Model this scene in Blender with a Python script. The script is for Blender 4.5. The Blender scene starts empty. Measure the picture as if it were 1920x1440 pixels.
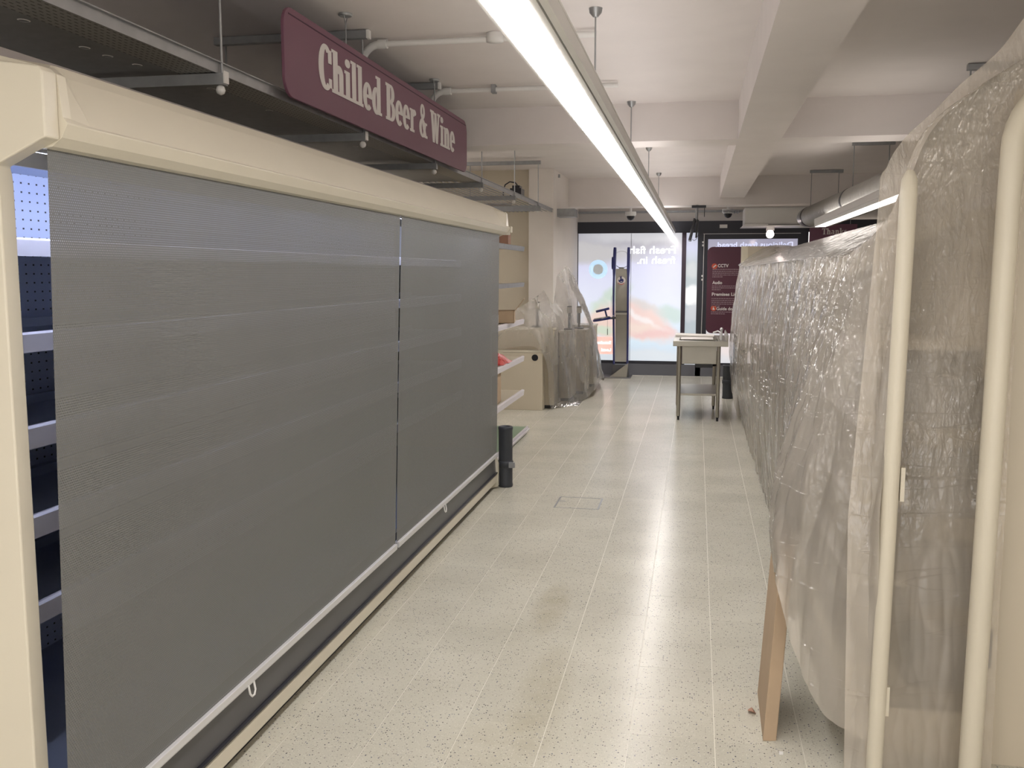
import bpy, bmesh, math, random
from mathutils import Vector, Matrix, noise
random.seed(7)
R = math.radians
sc = bpy.context.scene
col = sc.collection
# ---------------------------------------------------------------- camera, world, exposure
F = 1780.0
cam_d = bpy.data.cameras.new('camera'); cam = bpy.data.objects.new('camera', cam_d); col.objects.link(cam)
cam_d.sensor_width = 36; cam_d.lens = F / 1920 * 36; cam_d.clip_start = 0.05; cam_d.clip_end = 100
cam.location = (0, 0, 1.69)
cam.rotation_euler = (R(90 - 6.697), 0, R(10.958))
sc.camera = cam
sc.view_settings.view_transform = 'Standard'; sc.view_settings.look = 'None'
sc.view_settings.gamma = 1; sc.view_settings.use_curve_mapping = False
sc.view_settings.exposure = 0.53
w = bpy.data.worlds.new('world'); sc.world = w; w.use_nodes = True
w.node_tree.nodes['Background'].inputs[0].default_value = (1.0, 0.95, 0.9, 1)
w.node_tree.nodes['Background'].inputs[1].default_value = 1.3
LAMP = 15.0
LAMP2 = 3.2
CEIL_FILL = 3.6  # strength of the fill glow added for the ceiling

# ---------------------------------------------------------------- materials
def nt(name):
    m = bpy.data.materials.new(name); m.use_nodes = True
    n = m.node_tree; b = n.nodes['Principled BSDF']; return m, n, b
def N(n, t, **k):
    x = n.nodes.new(t)
    for a, v in k.items():
        if a.startswith('i_'):
            key = a[2:]; key = int(key) if key.isdigit() else key
            x.inputs[key].default_value = v
        else: setattr(x, a, v)
    return x
def L(n, a, b): n.links.new(a, b)
def mat(name, c, rough=.5, metal=0, var=.06, vs=3.0, bump=0.0, bs=40.0, emit=None, es=0, spec=.5):
    m, n, b = nt(name)
    b.inputs['Roughness'].default_value = rough; b.inputs['Metallic'].default_value = metal
    b.inputs['Specular IOR Level'].default_value = spec
    tc = N(n, 'ShaderNodeTexCoord'); nz = N(n, 'ShaderNodeTexNoise', i_Scale=vs, i_Detail=4.0)
    L(n, tc.outputs['Object'], nz.inputs['Vector'])
    mx = N(n, 'ShaderNodeMix', data_type='RGBA')
    mx.inputs[6].default_value = (*[v * (1 - var) for v in c], 1); mx.inputs[7].default_value = (*[min(1, v * (1 + var)) for v in c], 1)
    L(n, nz.outputs[0], mx.inputs[0]); L(n, mx.outputs[2], b.inputs['Base Color'])
    if bump:
        z = N(n, 'ShaderNodeTexNoise', i_Scale=bs, i_Detail=3.0); L(n, tc.outputs['Object'], z.inputs['Vector'])
        bp = N(n, 'ShaderNodeBump', i_Strength=bump, i_Distance=.01); L(n, z.outputs[0], bp.inputs['Height']); L(n, bp.outputs[0], b.inputs['Normal'])
    if emit:
        b.inputs['Emission Color'].default_value = (*emit, 1); b.inputs['Emission Strength'].default_value = es
    return m
M = {}
M['cream'] = mat('cream_enamel', (.67, .62, .505), .34, bump=.03, bs=300)
M['cream2'] = mat('cream_panel', (.60, .535, .42), .45)
M['wall'] = mat('wall_paint', (.80, .75, .70), .75, bump=.05, bs=120)
M['ceil'] = mat('ceiling_paint', (.80, .75, .73), .8, bump=.05, bs=90)
M['dark'] = mat('charcoal_frame', (.035, .037, .05), .4)
M['kick'] = mat('black_kickplate', (.03, .03, .035), .5)
M['greymet'] = mat('dark_grey_painted_steel', (.11, .11, .115), .35, .3)
M['alu'] = mat('aluminium', (.72, .72, .73), .4, .3)
M['white'] = mat('white_plastic', (.8, .79, .77), .35)
M['rail'] = mat('shelf_price_rail', (.74, .71, .75), .4)
M['shelf'] = mat('cooler_shelf_steel', (.38, .42, .52), .35, .5)
M['galv'] = mat('galvanised_steel', (.42, .43, .44), .42, .75, var=.18, vs=14)
M['galvd'] = mat('dull_galvanised', (.34, .35, .36), .5, .6, var=.2, vs=20)
M['steel'] = mat('brushed_stainless', (.40, .38, .33), .36, .85, var=.08, vs=8)
M['rubber'] = mat('black_rubber', (.04, .045, .055), .5)
M['card'] = mat('cardboard', (.47, .35, .235), .85, var=.1, vs=9)
M['maroon'] = mat('maroon_print', (.20, .085, .13), .45)
M['maroon2'] = mat('maroon_board', (.10, .022, .045), .35)
M['letter'] = mat('off_white_lettering', (.80, .76, .74), .5)
M['blue'] = mat('navy_blue_plastic', (.03, .035, .16), .35)
M['green'] = mat('green_shelf_mat', (.27, .36, .25), .7)
M['red'] = mat('red_wrapper', (.5, .06, .05), .4)
M['paper'] = mat('white_paper', (.78, .74, .7), .6)
M['black'] = mat('black_plastic', (.015, .015, .02), .3)
M['grout'] = mat('pale_grout', (.82, .79, .70), .4)
M['brown'] = mat('brown_board', (.42, .24, .17), .7)
M['orange'] = mat('orange_spot', (.62, .1, .05), .5)
M['grille'] = mat('grey_grille', (.3, .3, .31), .6)

def lampmat(name, c, s):
    m, n, b = nt(name)
    b.inputs['Base Color'].default_value = (.9, .9, .9, 1)
    b.inputs['Emission Color'].default_value = (*c, 1); b.inputs['Emission Strength'].default_value = s
    return m
M['lamp'] = lampmat('luminaire_diffuser', (1.0, .955, .93), LAMP)
M['lamp2'] = lampmat('luminaire_diffuser_side_aisle', (1.0, .93, .86), LAMP2)
M['ceil_fill2'] = lampmat('added_side_aisle_fill', (1.0, .93, .85), 2.8)  # added fill glow for the right-hand ceiling
M['ceil_fill'] = lampmat('added_ceiling_fill', (1.0, .95, .92), CEIL_FILL)  # added fill glow for the main ceiling
M['tube'] = lampmat('cooler_tube', (.62, .70, 1.0), 20.0)
M['bulb'] = lampmat('bulb_glow', (1.0, .82, .78), 9.0)

def perforated(name, c, rough, metal, u, v, pu, pv, hu, hv, hole=(.01, .01, .015), stag=False, transp=False, z0=None):
    """pattern of small holes; u,v = object axes (0,1,2); pu,pv pitch; hu,hv half size of a hole"""
    m, n, b = nt(name)
    b.inputs['Roughness'].default_value = rough; b.inputs['Metallic'].default_value = metal
    tc = N(n, 'ShaderNodeTexCoord'); sp = N(n, 'ShaderNodeSeparateXYZ'); L(n, tc.outputs['Object'], sp.inputs[0])
    def m2(op, a, bb=None, cc=None):
        x = N(n, 'ShaderNodeMath', operation=op)
        for i, q in enumerate((a, bb, cc)):
            if q is None: continue
            if isinstance(q, (int, float)): x.inputs[i].default_value = q
            else: L(n, q, x.inputs[i])
        return x.outputs[0]
    U = m2('DIVIDE', sp.outputs[u], pu); V = m2('DIVIDE', sp.outputs[v], pv)
    if stag:
        row = m2('FLOOR', V); U = m2('ADD', U, m2('MULTIPLY', m2('MODULO', row, 2.0), .5))
    fu = m2('ABSOLUTE', m2('SUBTRACT', m2('FRACT', U), .5)); fv = m2('ABSOLUTE', m2('SUBTRACT', m2('FRACT', V), .5))
    if transp:
        du = m2('MULTIPLY', fu, pu / hu); dv = m2('MULTIPLY', fv, pv / hv)
        h = m2('LESS_THAN', m2('ADD', m2('MULTIPLY', du, du), m2('MULTIPLY', dv, dv)), 1.0)
    else:
        h = m2('MULTIPLY', m2('LESS_THAN', fu, hu / pu), m2('LESS_THAN', fv, hv / pv))
    nz = N(n, 'ShaderNodeTexNoise', i_Scale=1.5, i_Detail=5.0); L(n, tc.outputs['Object'], nz.inputs['Vector'])
    mx = N(n, 'ShaderNodeMix', data_type='RGBA'); L(n, nz.outputs[0], mx.inputs[0])
    mx.inputs[6].default_value = (*[q * .93 for q in c], 1); mx.inputs[7].default_value = (*[q * 1.07 for q in c], 1)
    if transp:
        L(n, mx.outputs[2], b.inputs['Base Color'])
        t = N(n, 'ShaderNodeBsdfTransparent'); ms = N(n, 'ShaderNodeMixShader')
        L(n, h, ms.inputs[0]); L(n, b.outputs[0], ms.inputs[1]); L(n, t.outputs[0], ms.inputs[2])
        L(n, ms.outputs[0], n.nodes['Material Output'].inputs[0])
    else:
        m3 = N(n, 'ShaderNodeMix', data_type='RGBA'); L(n, h, m3.inputs[0]); L(n, mx.outputs[2], m3.inputs[6]); m3.inputs[7].default_value = (*hole, 1)
        L(n, m3.outputs[2], b.inputs['Base Color'])
    return m
M['backperf'] = perforated('perforated_back_panel', (.66, .71, .86), .45, .1, 1, 2, .04, .0315, .0045, .0030)
M['blind'] = perforated('woven_blind_fabric', (.17, .172, .168), .5, .15, 1, 2,   .0072, .0062, .00085, .00085, stag=True, transp=True)
M['slot'] = perforated('slotted_steel', (.42, .42, .40), .45, .5, 1, 0, .032, .022, .009, .0022)
M['upslot'] = perforated('slotted_upright', (.72, .66, .52), .4, 0, 2, 1, .05, .06, .012, .004)

def terrazzo():
    m, n, b = nt('terrazzo')
    b.inputs['Roughness'].default_value = .17
    tc = N(n, 'ShaderNodeTexCoord'); g = N(n, 'ShaderNodeNewGeometry')
    oi = N(n, 'ShaderNodeObjectInfo')
    def chips(scale, thr, c0, cols):
        v = N(n, 'ShaderNodeTexVoronoi', feature='F1', i_Scale=scale); L(n, g.outputs['Position'], v.inputs['Vector'])
        sep = N(n, 'ShaderNodeSeparateColor'); L(n, v.outputs['Color'], sep.inputs[0])
        a = N(n, 'ShaderNodeMath', operation='LESS_THAN'); L(n, sep.outputs[0], a.inputs[0]); a.inputs[1].default_value = thr
        d = N(n, 'ShaderNodeMath', operation='LESS_THAN'); L(n, v.outputs['Distance'], d.inputs[0]); d.inputs[1].default_value = .34
        f = N(n, 'ShaderNodeMath', operation='MULTIPLY'); L(n, a.outputs[0], f.inputs[0]); L(n, d.outputs[0], f.inputs[1])
        r = N(n, 'ShaderNodeValToRGB'); r.color_ramp.interpolation = 'CONSTANT'
        while len(r.color_ramp.elements) < len(cols): r.color_ramp.elements.new(.5)
        for i, c in enumerate(cols): r.color_ramp.elements[i].position = i / len(cols); r.color_ramp.elements[i].color = (*c, 1)
        L(n, sep.outputs[1], r.inputs[0])
        mx = N(n, 'ShaderNodeMix', data_type='RGBA'); L(n, f.outputs[0], mx.inputs[0]); L(n, c0, mx.inputs[6]); L(n, r.outputs[0], mx.inputs[7])
        return mx.outputs[2]
    nz = N(n, 'ShaderNodeTexNoise', i_Scale=1.7, i_Detail=6.0); L(n, g.outputs['Position'], nz.inputs['Vector'])
    rp = N(n, 'ShaderNodeValToRGB')
    rp.color_ramp.elements[0].position = .3; rp.color_ramp.elements[0].color = (.585, .565, .475, 1)
    rp.color_ramp.elements[1].position = .7; rp.color_ramp.elements[1].color = (.685, .665, .57, 1)
    L(n, nz.outputs[0], rp.inputs[0])
    hv = N(n, 'ShaderNodeHueSaturation')
    mr = N(n, 'ShaderNodeMapRange'); L(n, oi.outputs['Random'], mr.inputs[0]); mr.inputs[3].default_value = .965; mr.inputs[4].default_value = 1.035
    L(n, mr.outputs[0], hv.inputs['Value']); L(n, rp.outputs[0], hv.inputs['Color'])
    c = hv.outputs[0]
    # worn brownish scuff marks with a shape of their own
    sp = N(n, 'ShaderNodeSeparateXYZ'); L(n, g.outputs['Position'], sp.inputs[0])
    def M2(op, a, bb):
        x = N(n, 'ShaderNodeMath', operation=op)
        for i, q in enumerate((a, bb)):
            if isinstance(q, (int, float)): x.inputs[i].default_value = q
            else: L(n, q, x.inputs[i])
        return x.outputs[0]
    st = N(n, 'ShaderNodeTexNoise', i_Scale=9.0, i_Detail=5.0); L(n, g.outputs['Position'], st.inputs['Vector'])
    for cx, cy, rx, ry, amt in ((-.69, 4.62, .09, .38, .55), (-.57, 3.62, .11, .5, .42), (-.66, 3.2, .22, .25, .3)):
        dx = M2('DIVIDE', M2('SUBTRACT', sp.outputs[0], cx), rx); dy = M2('DIVIDE', M2('SUBTRACT', sp.outputs[1], cy), ry)
        d = M2('SUBTRACT', 1.3, M2('ADD', M2('MULTIPLY', dx, dx), M2('MULTIPLY', dy, dy)))
        f = N(n, 'ShaderNodeMath', operation='MULTIPLY', use_clamp=True); L(n, d, f.inputs[0]); L(n, M2('MULTIPLY', st.outputs[0], amt), f.inputs[1])
        mx = N(n, 'ShaderNodeMix', data_type='RGBA'); L(n, f.outputs[0], mx.inputs[0]); L(n, c, mx.inputs[6]); mx.inputs[7].default_value = (.34, .29, .16, 1)
        c = mx.outputs[2]
    c = chips(210, .30, c, [(.46, .43, .37), (.78, .75, .66), (.38, .37, .35), (.82, .79, .72)])
    c = chips(118, .20, c, [(.16, .15, .14), (.36, .33, .28), (.24, .22, .2), (.12, .13, .19), (.42, .38, .32), (.07, .07, .08)])
    L(n, c, b.inputs['Base Color'])
    rn = N(n, 'ShaderNodeTexNoise', i_Scale=3.0, i_Detail=4.0); L(n, g.outputs['Position'], rn.inputs['Vector'])
    mr2 = N(n, 'ShaderNodeMapRange'); L(n, rn.outputs[0], mr2.inputs[0]); mr2.inputs[3].default_value = .22; mr2.inputs[4].default_value = .30
    b.inputs['Roughness'].default_value = .23
    b.inputs['Specular IOR Level'].default_value = .15
    return m
M['terrazzo'] = terrazzo()

def film(name, opac=.5, crinkle=1.0, tint=(.86, .82, .75), sc_=1.0, gl=.30, low=.25):
    m, n, b = nt(name); n.nodes.remove(b)
    tc = N(n, 'ShaderNodeTexCoord')
    def M3(op, *q):
        x = N(n, 'ShaderNodeMath', operation=op)
        for i, v in enumerate(q):
            if isinstance(v, (int, float)): x.inputs[i].default_value = v
            else: L(n, v, x.inputs[i])
        return x.outputs[0]
    mp = N(n, 'ShaderNodeMapping'); mp.inputs['Scale'].default_value = (1, 1, .5); L(n, tc.outputs['Object'], mp.inputs[0])
    sx = N(n, 'ShaderNodeSeparateXYZ'); L(n, tc.outputs['Object'], sx.inputs[0])
    amt = N(n, 'ShaderNodeMapRange', interpolation_type='SMOOTHSTEP'); L(n, sx.outputs[2], amt.inputs[0])
    amt.inputs[1].default_value = .7; amt.inputs[2].default_value = 1.75; amt.inputs[3].default_value = low; amt.inputs[4].default_value = 1.0
    hs = None
    for sc1, rot, sxy, sz, amp in ((11, 30, 1, .4, 1.0), (24, -38, 1, .35, .6), (50, 20, 1, .5, .30), (9, -65, .5, 1, .6)):
        q = N(n, 'ShaderNodeMapping'); q.inputs['Rotation'].default_value = (R(rot), R(rot * .7), 0); q.inputs['Scale'].default_value = (sxy, sxy, sz); L(n, tc.outputs['Object'], q.inputs[0])
        z = N(n, 'ShaderNodeTexNoise', i_Scale=sc1 * sc_, i_Detail=2.0, i_Distortion=.7); L(n, q.outputs[0], z.inputs['Vector'])
        rd = M3('MULTIPLY', M3('ABSOLUTE', M3('SUBTRACT', z.outputs[0], .5)), -2.4 * amp)
        hs = rd if hs is None else M3('ADD', hs, rd)
    hs = M3('MULTIPLY', hs, amt.outputs[0])
    # thin level tension lines
    q = N(n, 'ShaderNodeMapping'); q.inputs['Scale'].default_value = (.9, .9, 14); L(n, tc.outputs['Object'], q.inputs[0])
    z = N(n, 'ShaderNodeTexNoise', i_Scale=1.0, i_Detail=1.0, i_Distortion=.2); L(n, q.outputs[0], z.inputs['Vector'])
    ln = M3('MULTIPLY', M3('MAXIMUM', M3('SUBTRACT', .012, M3('ABSOLUTE', M3('SUBTRACT', z.outputs[0], .55))), 0), 18.0)
    hs0 = hs; hs = M3('ADD', hs, ln)
    bp = N(n, 'ShaderNodeBump', i_Strength=1.0, i_Distance=.022 * crinkle); L(n, hs, bp.inputs['Height'])
    bd = N(n, 'ShaderNodeBump', i_Strength=.35, i_Distance=.01 * crinkle); L(n, hs0, bd.inputs['Height'])
    df = N(n, 'ShaderNodeBsdfDiffuse'); df.inputs[0].default_value = (*tint, 1); L(n, bd.outputs[0], df.inputs['Normal'])
    tl = N(n, 'ShaderNodeBsdfTranslucent'); tl.inputs[0].default_value = (*tint, 1)
    m1 = N(n, 'ShaderNodeMixShader', i_0=.4); L(n, df.outputs[0], m1.inputs[1]); L(n, tl.outputs[0], m1.inputs[2])
    tr = N(n, 'ShaderNodeBsdfTransparent'); tr.inputs[0].default_value = (.97, .955, .93, 1)
    n2 = N(n, 'ShaderNodeTexNoise', i_Scale=3.5, i_Detail=4.0); L(n, mp.outputs[0], n2.inputs['Vector'])
    mr = N(n, 'ShaderNodeMapRange'); L(n, n2.outputs[0], mr.inputs[0]); mr.inputs[1].default_value = .3; mr.inputs[2].default_value = .7
    mr.inputs[3].default_value = opac - .1; mr.inputs[4].default_value = opac + .1
    m2 = N(n, 'ShaderNodeMixShader'); L(n, mr.outputs[0], m2.inputs[0]); L(n, tr.outputs[0], m2.inputs[1]); L(n, m1.outputs[0], m2.inputs[2])
    g = N(n, 'ShaderNodeBsdfGlossy', i_Roughness=.06); L(n, bp.outputs[0], g.inputs['Normal'])
    fr = N(n, 'ShaderNodeFresnel', i_IOR=1.45)
    fm = N(n, 'ShaderNodeMath', operation='MULTIPLY_ADD', use_clamp=True); L(n, fr.outputs[0], fm.inputs[0]); fm.inputs[1].default_value = gl * 3; fm.inputs[2].default_value = .05
    m3 = N(n, 'ShaderNodeMixShader'); L(n, fm.outputs[0], m3.inputs[0]); L(n, m2.outputs[0], m3.inputs[1]); L(n, g.outputs[0], m3.inputs[2])
    L(n, m3.outputs[0], n.nodes['Material Output'].inputs[0])
    return m
M['film'] = film('dust_sheet_film', .52, 1.6, tint=(.96, .89, .79), low=.12)
M['filmnear'] = film('clear_dust_sheet_film', .44, 2.4, tint=(.97, .89, .78), low=.05, gl=.5)
M['filmfar'] = film('loose_dust_sheet_film', .26, .8, tint=(.97, .96, .93))

def picture(name, blobs, base_stops, strength, x0, z0):
    """translucent printed vinyl lit from the street behind it; colours are print"""
    m, n, b = nt(name)
    b.inputs['Roughness'].default_value = .08; b.inputs['Base Color'].default_value = (.25, .25, .25, 1)
    tc = N(n, 'ShaderNodeTexCoord'); dn = N(n, 'ShaderNodeTexNoise', i_Scale=4.0, i_Detail=4.0); L(n, tc.outputs['Object'], dn.inputs['Vector'])
    ad = N(n, 'ShaderNodeMix', data_type='RGBA', blend_type='ADD'); ad.inputs[0].default_value = .16
    sb = N(n, 'ShaderNodeVectorMath', operation='SUBTRACT'); L(n, dn.outputs['Color'], sb.inputs[0]); sb.inputs[1].default_value = (.5, .5, .5)
    scl = N(n, 'ShaderNodeVectorMath', operation='MULTIPLY_ADD'); L(n, sb.outputs[0], scl.inputs[0]); scl.inputs[1].default_value = (.22, .22, .22); L(n, tc.outputs['Object'], scl.inputs[2])
    sp = N(n, 'ShaderNodeSeparateXYZ'); L(n, scl.outputs[0], sp.inputs[0])
    def m2(op, a, bb):
        x = N(n, 'ShaderNodeMath', operation=op)
        for i, q in enumerate((a, bb)):
            if isinstance(q, (int, float)): x.inputs[i].default_value = q
            else: L(n, q, x.inputs[i])
        return x.outputs[0]
    mr = N(n, 'ShaderNodeMapRange'); L(n, sp.outputs[2], mr.inputs[0]); mr.inputs[1].default_value = .2; mr.inputs[2].default_value = 2.35
    rp = N(n, 'ShaderNodeValToRGB')
    while len(rp.color_ramp.elements) < len(base_stops): rp.color_ramp.elements.new(.5)
    for i, (p, c) in enumerate(base_stops): rp.color_ramp.elements[i].position = p; rp.color_ramp.elements[i].color = (*c, 1)
    L(n, mr.outputs[0], rp.inputs[0]); c = rp.outputs[0]
    for cx, cz, rx, rz, ang, soft, clr in blobs:
        clr = tuple(q * .62 + .36 for q in clr)
        X = m2('SUBTRACT', sp.outputs[0], cx); Z = m2('SUBTRACT', sp.outputs[2], cz); ca, sa = math.cos(R(ang)), math.sin(R(ang))
        u = m2('DIVIDE', m2('ADD', m2('MULTIPLY', X, ca), m2('MULTIPLY', Z, sa)), rx); v = m2('DIVIDE', m2('SUBTRACT', m2('MULTIPLY', Z, ca), m2('MULTIPLY', X, sa)), rz)
        d = m2('SQRT', m2('ADD', m2('MULTIPLY', u, u), m2('MULTIPLY', v, v)), 0)
        f = N(n, 'ShaderNodeMapRange', interpolation_type='SMOOTHSTEP'); L(n, d, f.inputs[0]); f.inputs[1].default_value = 1 + soft; f.inputs[2].default_value = 1 - soft
        mx = N(n, 'ShaderNodeMix', data_type='RGBA'); L(n, f.outputs[0], mx.inputs[0]); L(n, c, mx.inputs[6]); mx.inputs[7].default_value = (*clr, 1); c = mx.outputs[2]
    L(n, c, b.inputs['Emission Color']); b.inputs['Emission Strength'].default_value = strength
    return m
M['fishpic'] = picture('backlit_fish_vinyl', [
    (-1.75, 2.02, .75, .17, -6, .5, (.33, .31, .33)), (-.9, 2.3, 1.0, .13, 0, .5, (.42, .42, .48)),
    (-1.35, 1.3, .28, .13, 25, .4, (.42, .62, .48)), (-1.6, 1.08, .14, .12, 0, .5, (.45, .65, .48)), (-.42, 1.0, .25, .13, -10, .5, (.38, .62, .58)),
    (-.85, 1.12, .3, .1, -20, .6, (.62, .52, .5)),
    (-1.35, .86, .5, .27, 4, .25, (.88, .52, .38)), (-.95, .88, .62, .24, -22, .25, (.9, .50, .42)), (-.72, .72, .40, .10, -8, .4, (.86, .36, .33)),
    (-.95, .97, .45, .05, -28, .7, (1.0, .86, .84)), (-1.0, .78, .35, .07, 0, .6, (.93, .62, .48)), (-1.55, .72, .2, .08, 0, .5, (.52, .66, .42)),
    (-1.0, .30, 1.2, .13, 0, .4, (.60, .70, .80))],
    [(0, (.58, .68, .82)), (.2, (.72, .88, 1.0)), (.45, (.82, .86, 1.0)), (.75, (.72, .73, .95)), (.9, (.40, .39, .46)), (1, (.30, .30, .36))], .60, 0, 0)
M['narrowpic'] = picture('backlit_narrow_vinyl', [(-.09, 1.75, .12, .12, 0, .5, (.36, .42, .45)), (-.05, 1.32, .16, .17, 35, .25, (1, 1, 1)), (-.02, 1.05, .2, .13, 30, .3, (.38, .43, .50))],
    [(0, (.42, .50, .55)), (.5, (.46, .54, .60)), (.75, (.42, .50, .52)), (.9, (.62, .64, .85)), (1, (.6, .62, .72))], .6, 0, 0)
M['breadpic'] = picture('backlit_bread_vinyl', [(.9, .5, .6, .2, 0, .4, (.85, .68, .66))], [(0, (.75, .75, .78)), (.5, (.8, .75, .75)), (.8, (.38, .36, .48)), (1, (.34, .33, .44))], .6, 0, 0)
M['glow'] = lampmat('backlit_lettering', (.97, .98, 1.0), 1.2)
M['glowblue'] = lampmat('backlit_pale_blue_lettering', (.60, .66, .95), .65)
M['ring'] = lampmat('backlit_blue_sticker', (.36, .68, .95), .55)
M['ringin'] = lampmat('backlit_grey_sticker', (.14, .18, .18), .5)
M['orangebox'] = lampmat('backlit_orange_print', (.95, .45, .36), .6)
M['exitwhite'] = lampmat('lit_white_pane', (1, .97, .97), 1.2)

# ---------------------------------------------------------------- mesh helpers
class B:
    def __init__(s): s.v = []; s.f = []; s.sm = []
    def add(s, vs, fs, smooth=False):
        o = len(s.v); s.v += [tuple(q) for q in vs]; s.f += [tuple(i + o for i in q) for q in fs]; s.sm += [smooth] * len(fs); return s
    def box(s, x0, x1, y0, y1, z0, z1):
        return s.add([(x0, y0, z0), (x1, y0, z0), (x1, y1, z0), (x0, y1, z0), (x0, y0, z1), (x1, y0, z1), (x1, y1, z1), (x0, y1, z1)],
                     [(3, 2, 1, 0), (4, 5, 6, 7), (0, 1, 5, 4), (1, 2, 6, 5), (2, 3, 7, 6), (3, 0, 4, 7)])
    def prism(s, prof, axis, a0, a1):
        """prof: 2D outline; axis 'X','Y','Z' extrusion"""
        def p(q, a):
            if axis == 'Y': return (q[0], a, q[1])
            if axis == 'X': return (a, q[0], q[1])
            return (q[0], q[1], a)
        k = len(prof); vs = [p(q, a0) for q in prof] + [p(q, a1) for q in prof]
        fs = [tuple(range(k - 1, -1, -1)), tuple(range(k, 2 * k))] + [(i, (i + 1) % k, k + (i + 1) % k, k + i) for i in range(k)]
        return s.add(vs, fs)
    def tube(s, pts, r, seg=10, cap=True):
        pts = [Vector(p) for p in pts]; rings = []
        rr = r if isinstance(r, (list, tuple)) else [r] * len(pts)
        a = None
        for i, p in enumerate(pts):
            d = (pts[min(i + 1, len(pts) - 1)] - pts[max(i - 1, 0)]).normalized()
            if a is None:
                a = Vector((0, 0, 1)).cross(d)
                if a.length < .05: a = Vector((1, 0, 0)).cross(d)
            else: a = a - d * a.dot(d)
            a.normalize(); b_ = d.cross(a).normalized()
            rings.append([p + (a * math.cos(2 * math.pi * k / seg) + b_ * math.sin(2 * math.pi * k / seg)) * rr[i] for k in range(seg)])
        vs = [q for g in rings for q in g]; fs = []
        for i in range(len(rings) - 1):
            for k in range(seg): fs.append((i * seg + k, i * seg + (k + 1) % seg, (i + 1) * seg + (k + 1) % seg, (i + 1) * seg + k))
        s.add(vs, fs, True)
        if cap: s.add(vs[:seg], [tuple(range(seg - 1, -1, -1))]); s.add(vs[-seg:], [tuple(range(seg))])
        return s
    def lathe(s, c, prof, seg=24, axis='Z', sy=1.0):
        vs = []; fs = []
        for r, h in prof:
            for k in range(seg):
                a = 2 * math.pi * k / seg; u, v = r * math.cos(a), r * math.sin(a) * sy
                vs.append((c[0] + u, c[1] + v, c[2] + h) if axis == 'Z' else (c[0] + u, c[1] + h, c[2] + v) if axis == 'Y' else (c[0] + h, c[1] + u, c[2] + v))
        for i in range(len(prof) - 1):
            for k in range(seg): fs.append((i * seg + k, i * seg + (k + 1) % seg, (i + 1) * seg + (k + 1) % seg, (i + 1) * seg + k))
        s.add(vs, fs, True); s.add(vs[:seg], [tuple(range(seg - 1, -1, -1))]); s.add(vs[-seg:], [tuple(range(seg))]); return s
    def grid(s, rows, smooth=True):
        nr, nc = len(rows), len(rows[0])
        return s.add([p for r in rows for p in r], [(i * nc + j, i * nc + j + 1, (i + 1) * nc + j + 1, (i + 1) * nc + j) for i in range(nr - 1) for j in range(nc - 1)], smooth)
    def make(s, name, m, parent=None, bevel=0, loc=None, fix=True):
        me = bpy.data.meshes.new(name); me.from_pydata(s.v, [], s.f); me.update()
        me.polygons.foreach_set('use_smooth', s.sm)
        if fix:
            bm = bmesh.new(); bm.from_mesh(me); bmesh.ops.recalc_face_normals(bm, faces=bm.faces); bm.to_mesh(me); bm.free()
        me.materials.append(m if not isinstance(m, str) else M[m])
        o = bpy.data.objects.new(name, me); col.objects.link(o)
        if loc is not None:
            me.transform(Matrix.Translation(-Vector(loc))); o.location = loc
        if parent is not None: o.parent = parent; 
        if parent is not None and loc is None: pass
        if bevel:
            md = o.modifiers.new('bevel', 'BEVEL'); md.width = bevel; md.segments = 2; md.limit_method = 'ANGLE'; md.angle_limit = R(40)
        return o
# Parents are kept at the world origin of their geometry: children meshes are in world space, so an Empty is
# placed at the thing's base and children are shifted back by it.
def tag(o, label, cat, group=None, kind=None):
    if label: o['label'] = label
    if cat: o['category'] = cat
    if group: o['group'] = group
    if kind: o['kind'] = kind
    return o
def thing(name, loc, label=None, cat=None, group=None, kind=None):
    e = bpy.data.objects.new(name, None); e.empty_display_size = .1; col.objects.link(e); e.location = loc
    return tag(e, label, cat, group, kind)
def part(b, name, m, parent, bevel=0, label=None, kind=None):
    o = b.make(name, m, None, bevel); o.parent = parent
    # world offset of the whole parent chain
    off = Vector((0, 0, 0)); p = parent
    while p is not None: off += Vector(p.location); p = p.parent
    o.location = -off
    if label: o['label'] = label
    if kind: o['kind'] = kind
    return o
def struct(b, name, m, bevel=0, label=None):
    o = b.make(name, m, None, bevel); o['kind'] = 'structure'
    if label: o['label'] = label
    return o
def copytree(o, delta, parent=None):
    c = o.copy(); col.objects.link(c)
    if parent is None: c.location = Vector(o.location) + Vector(delta)
    c.parent = parent
    for ch in list(o.children): copytree(ch, delta, c)
    return c

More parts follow.
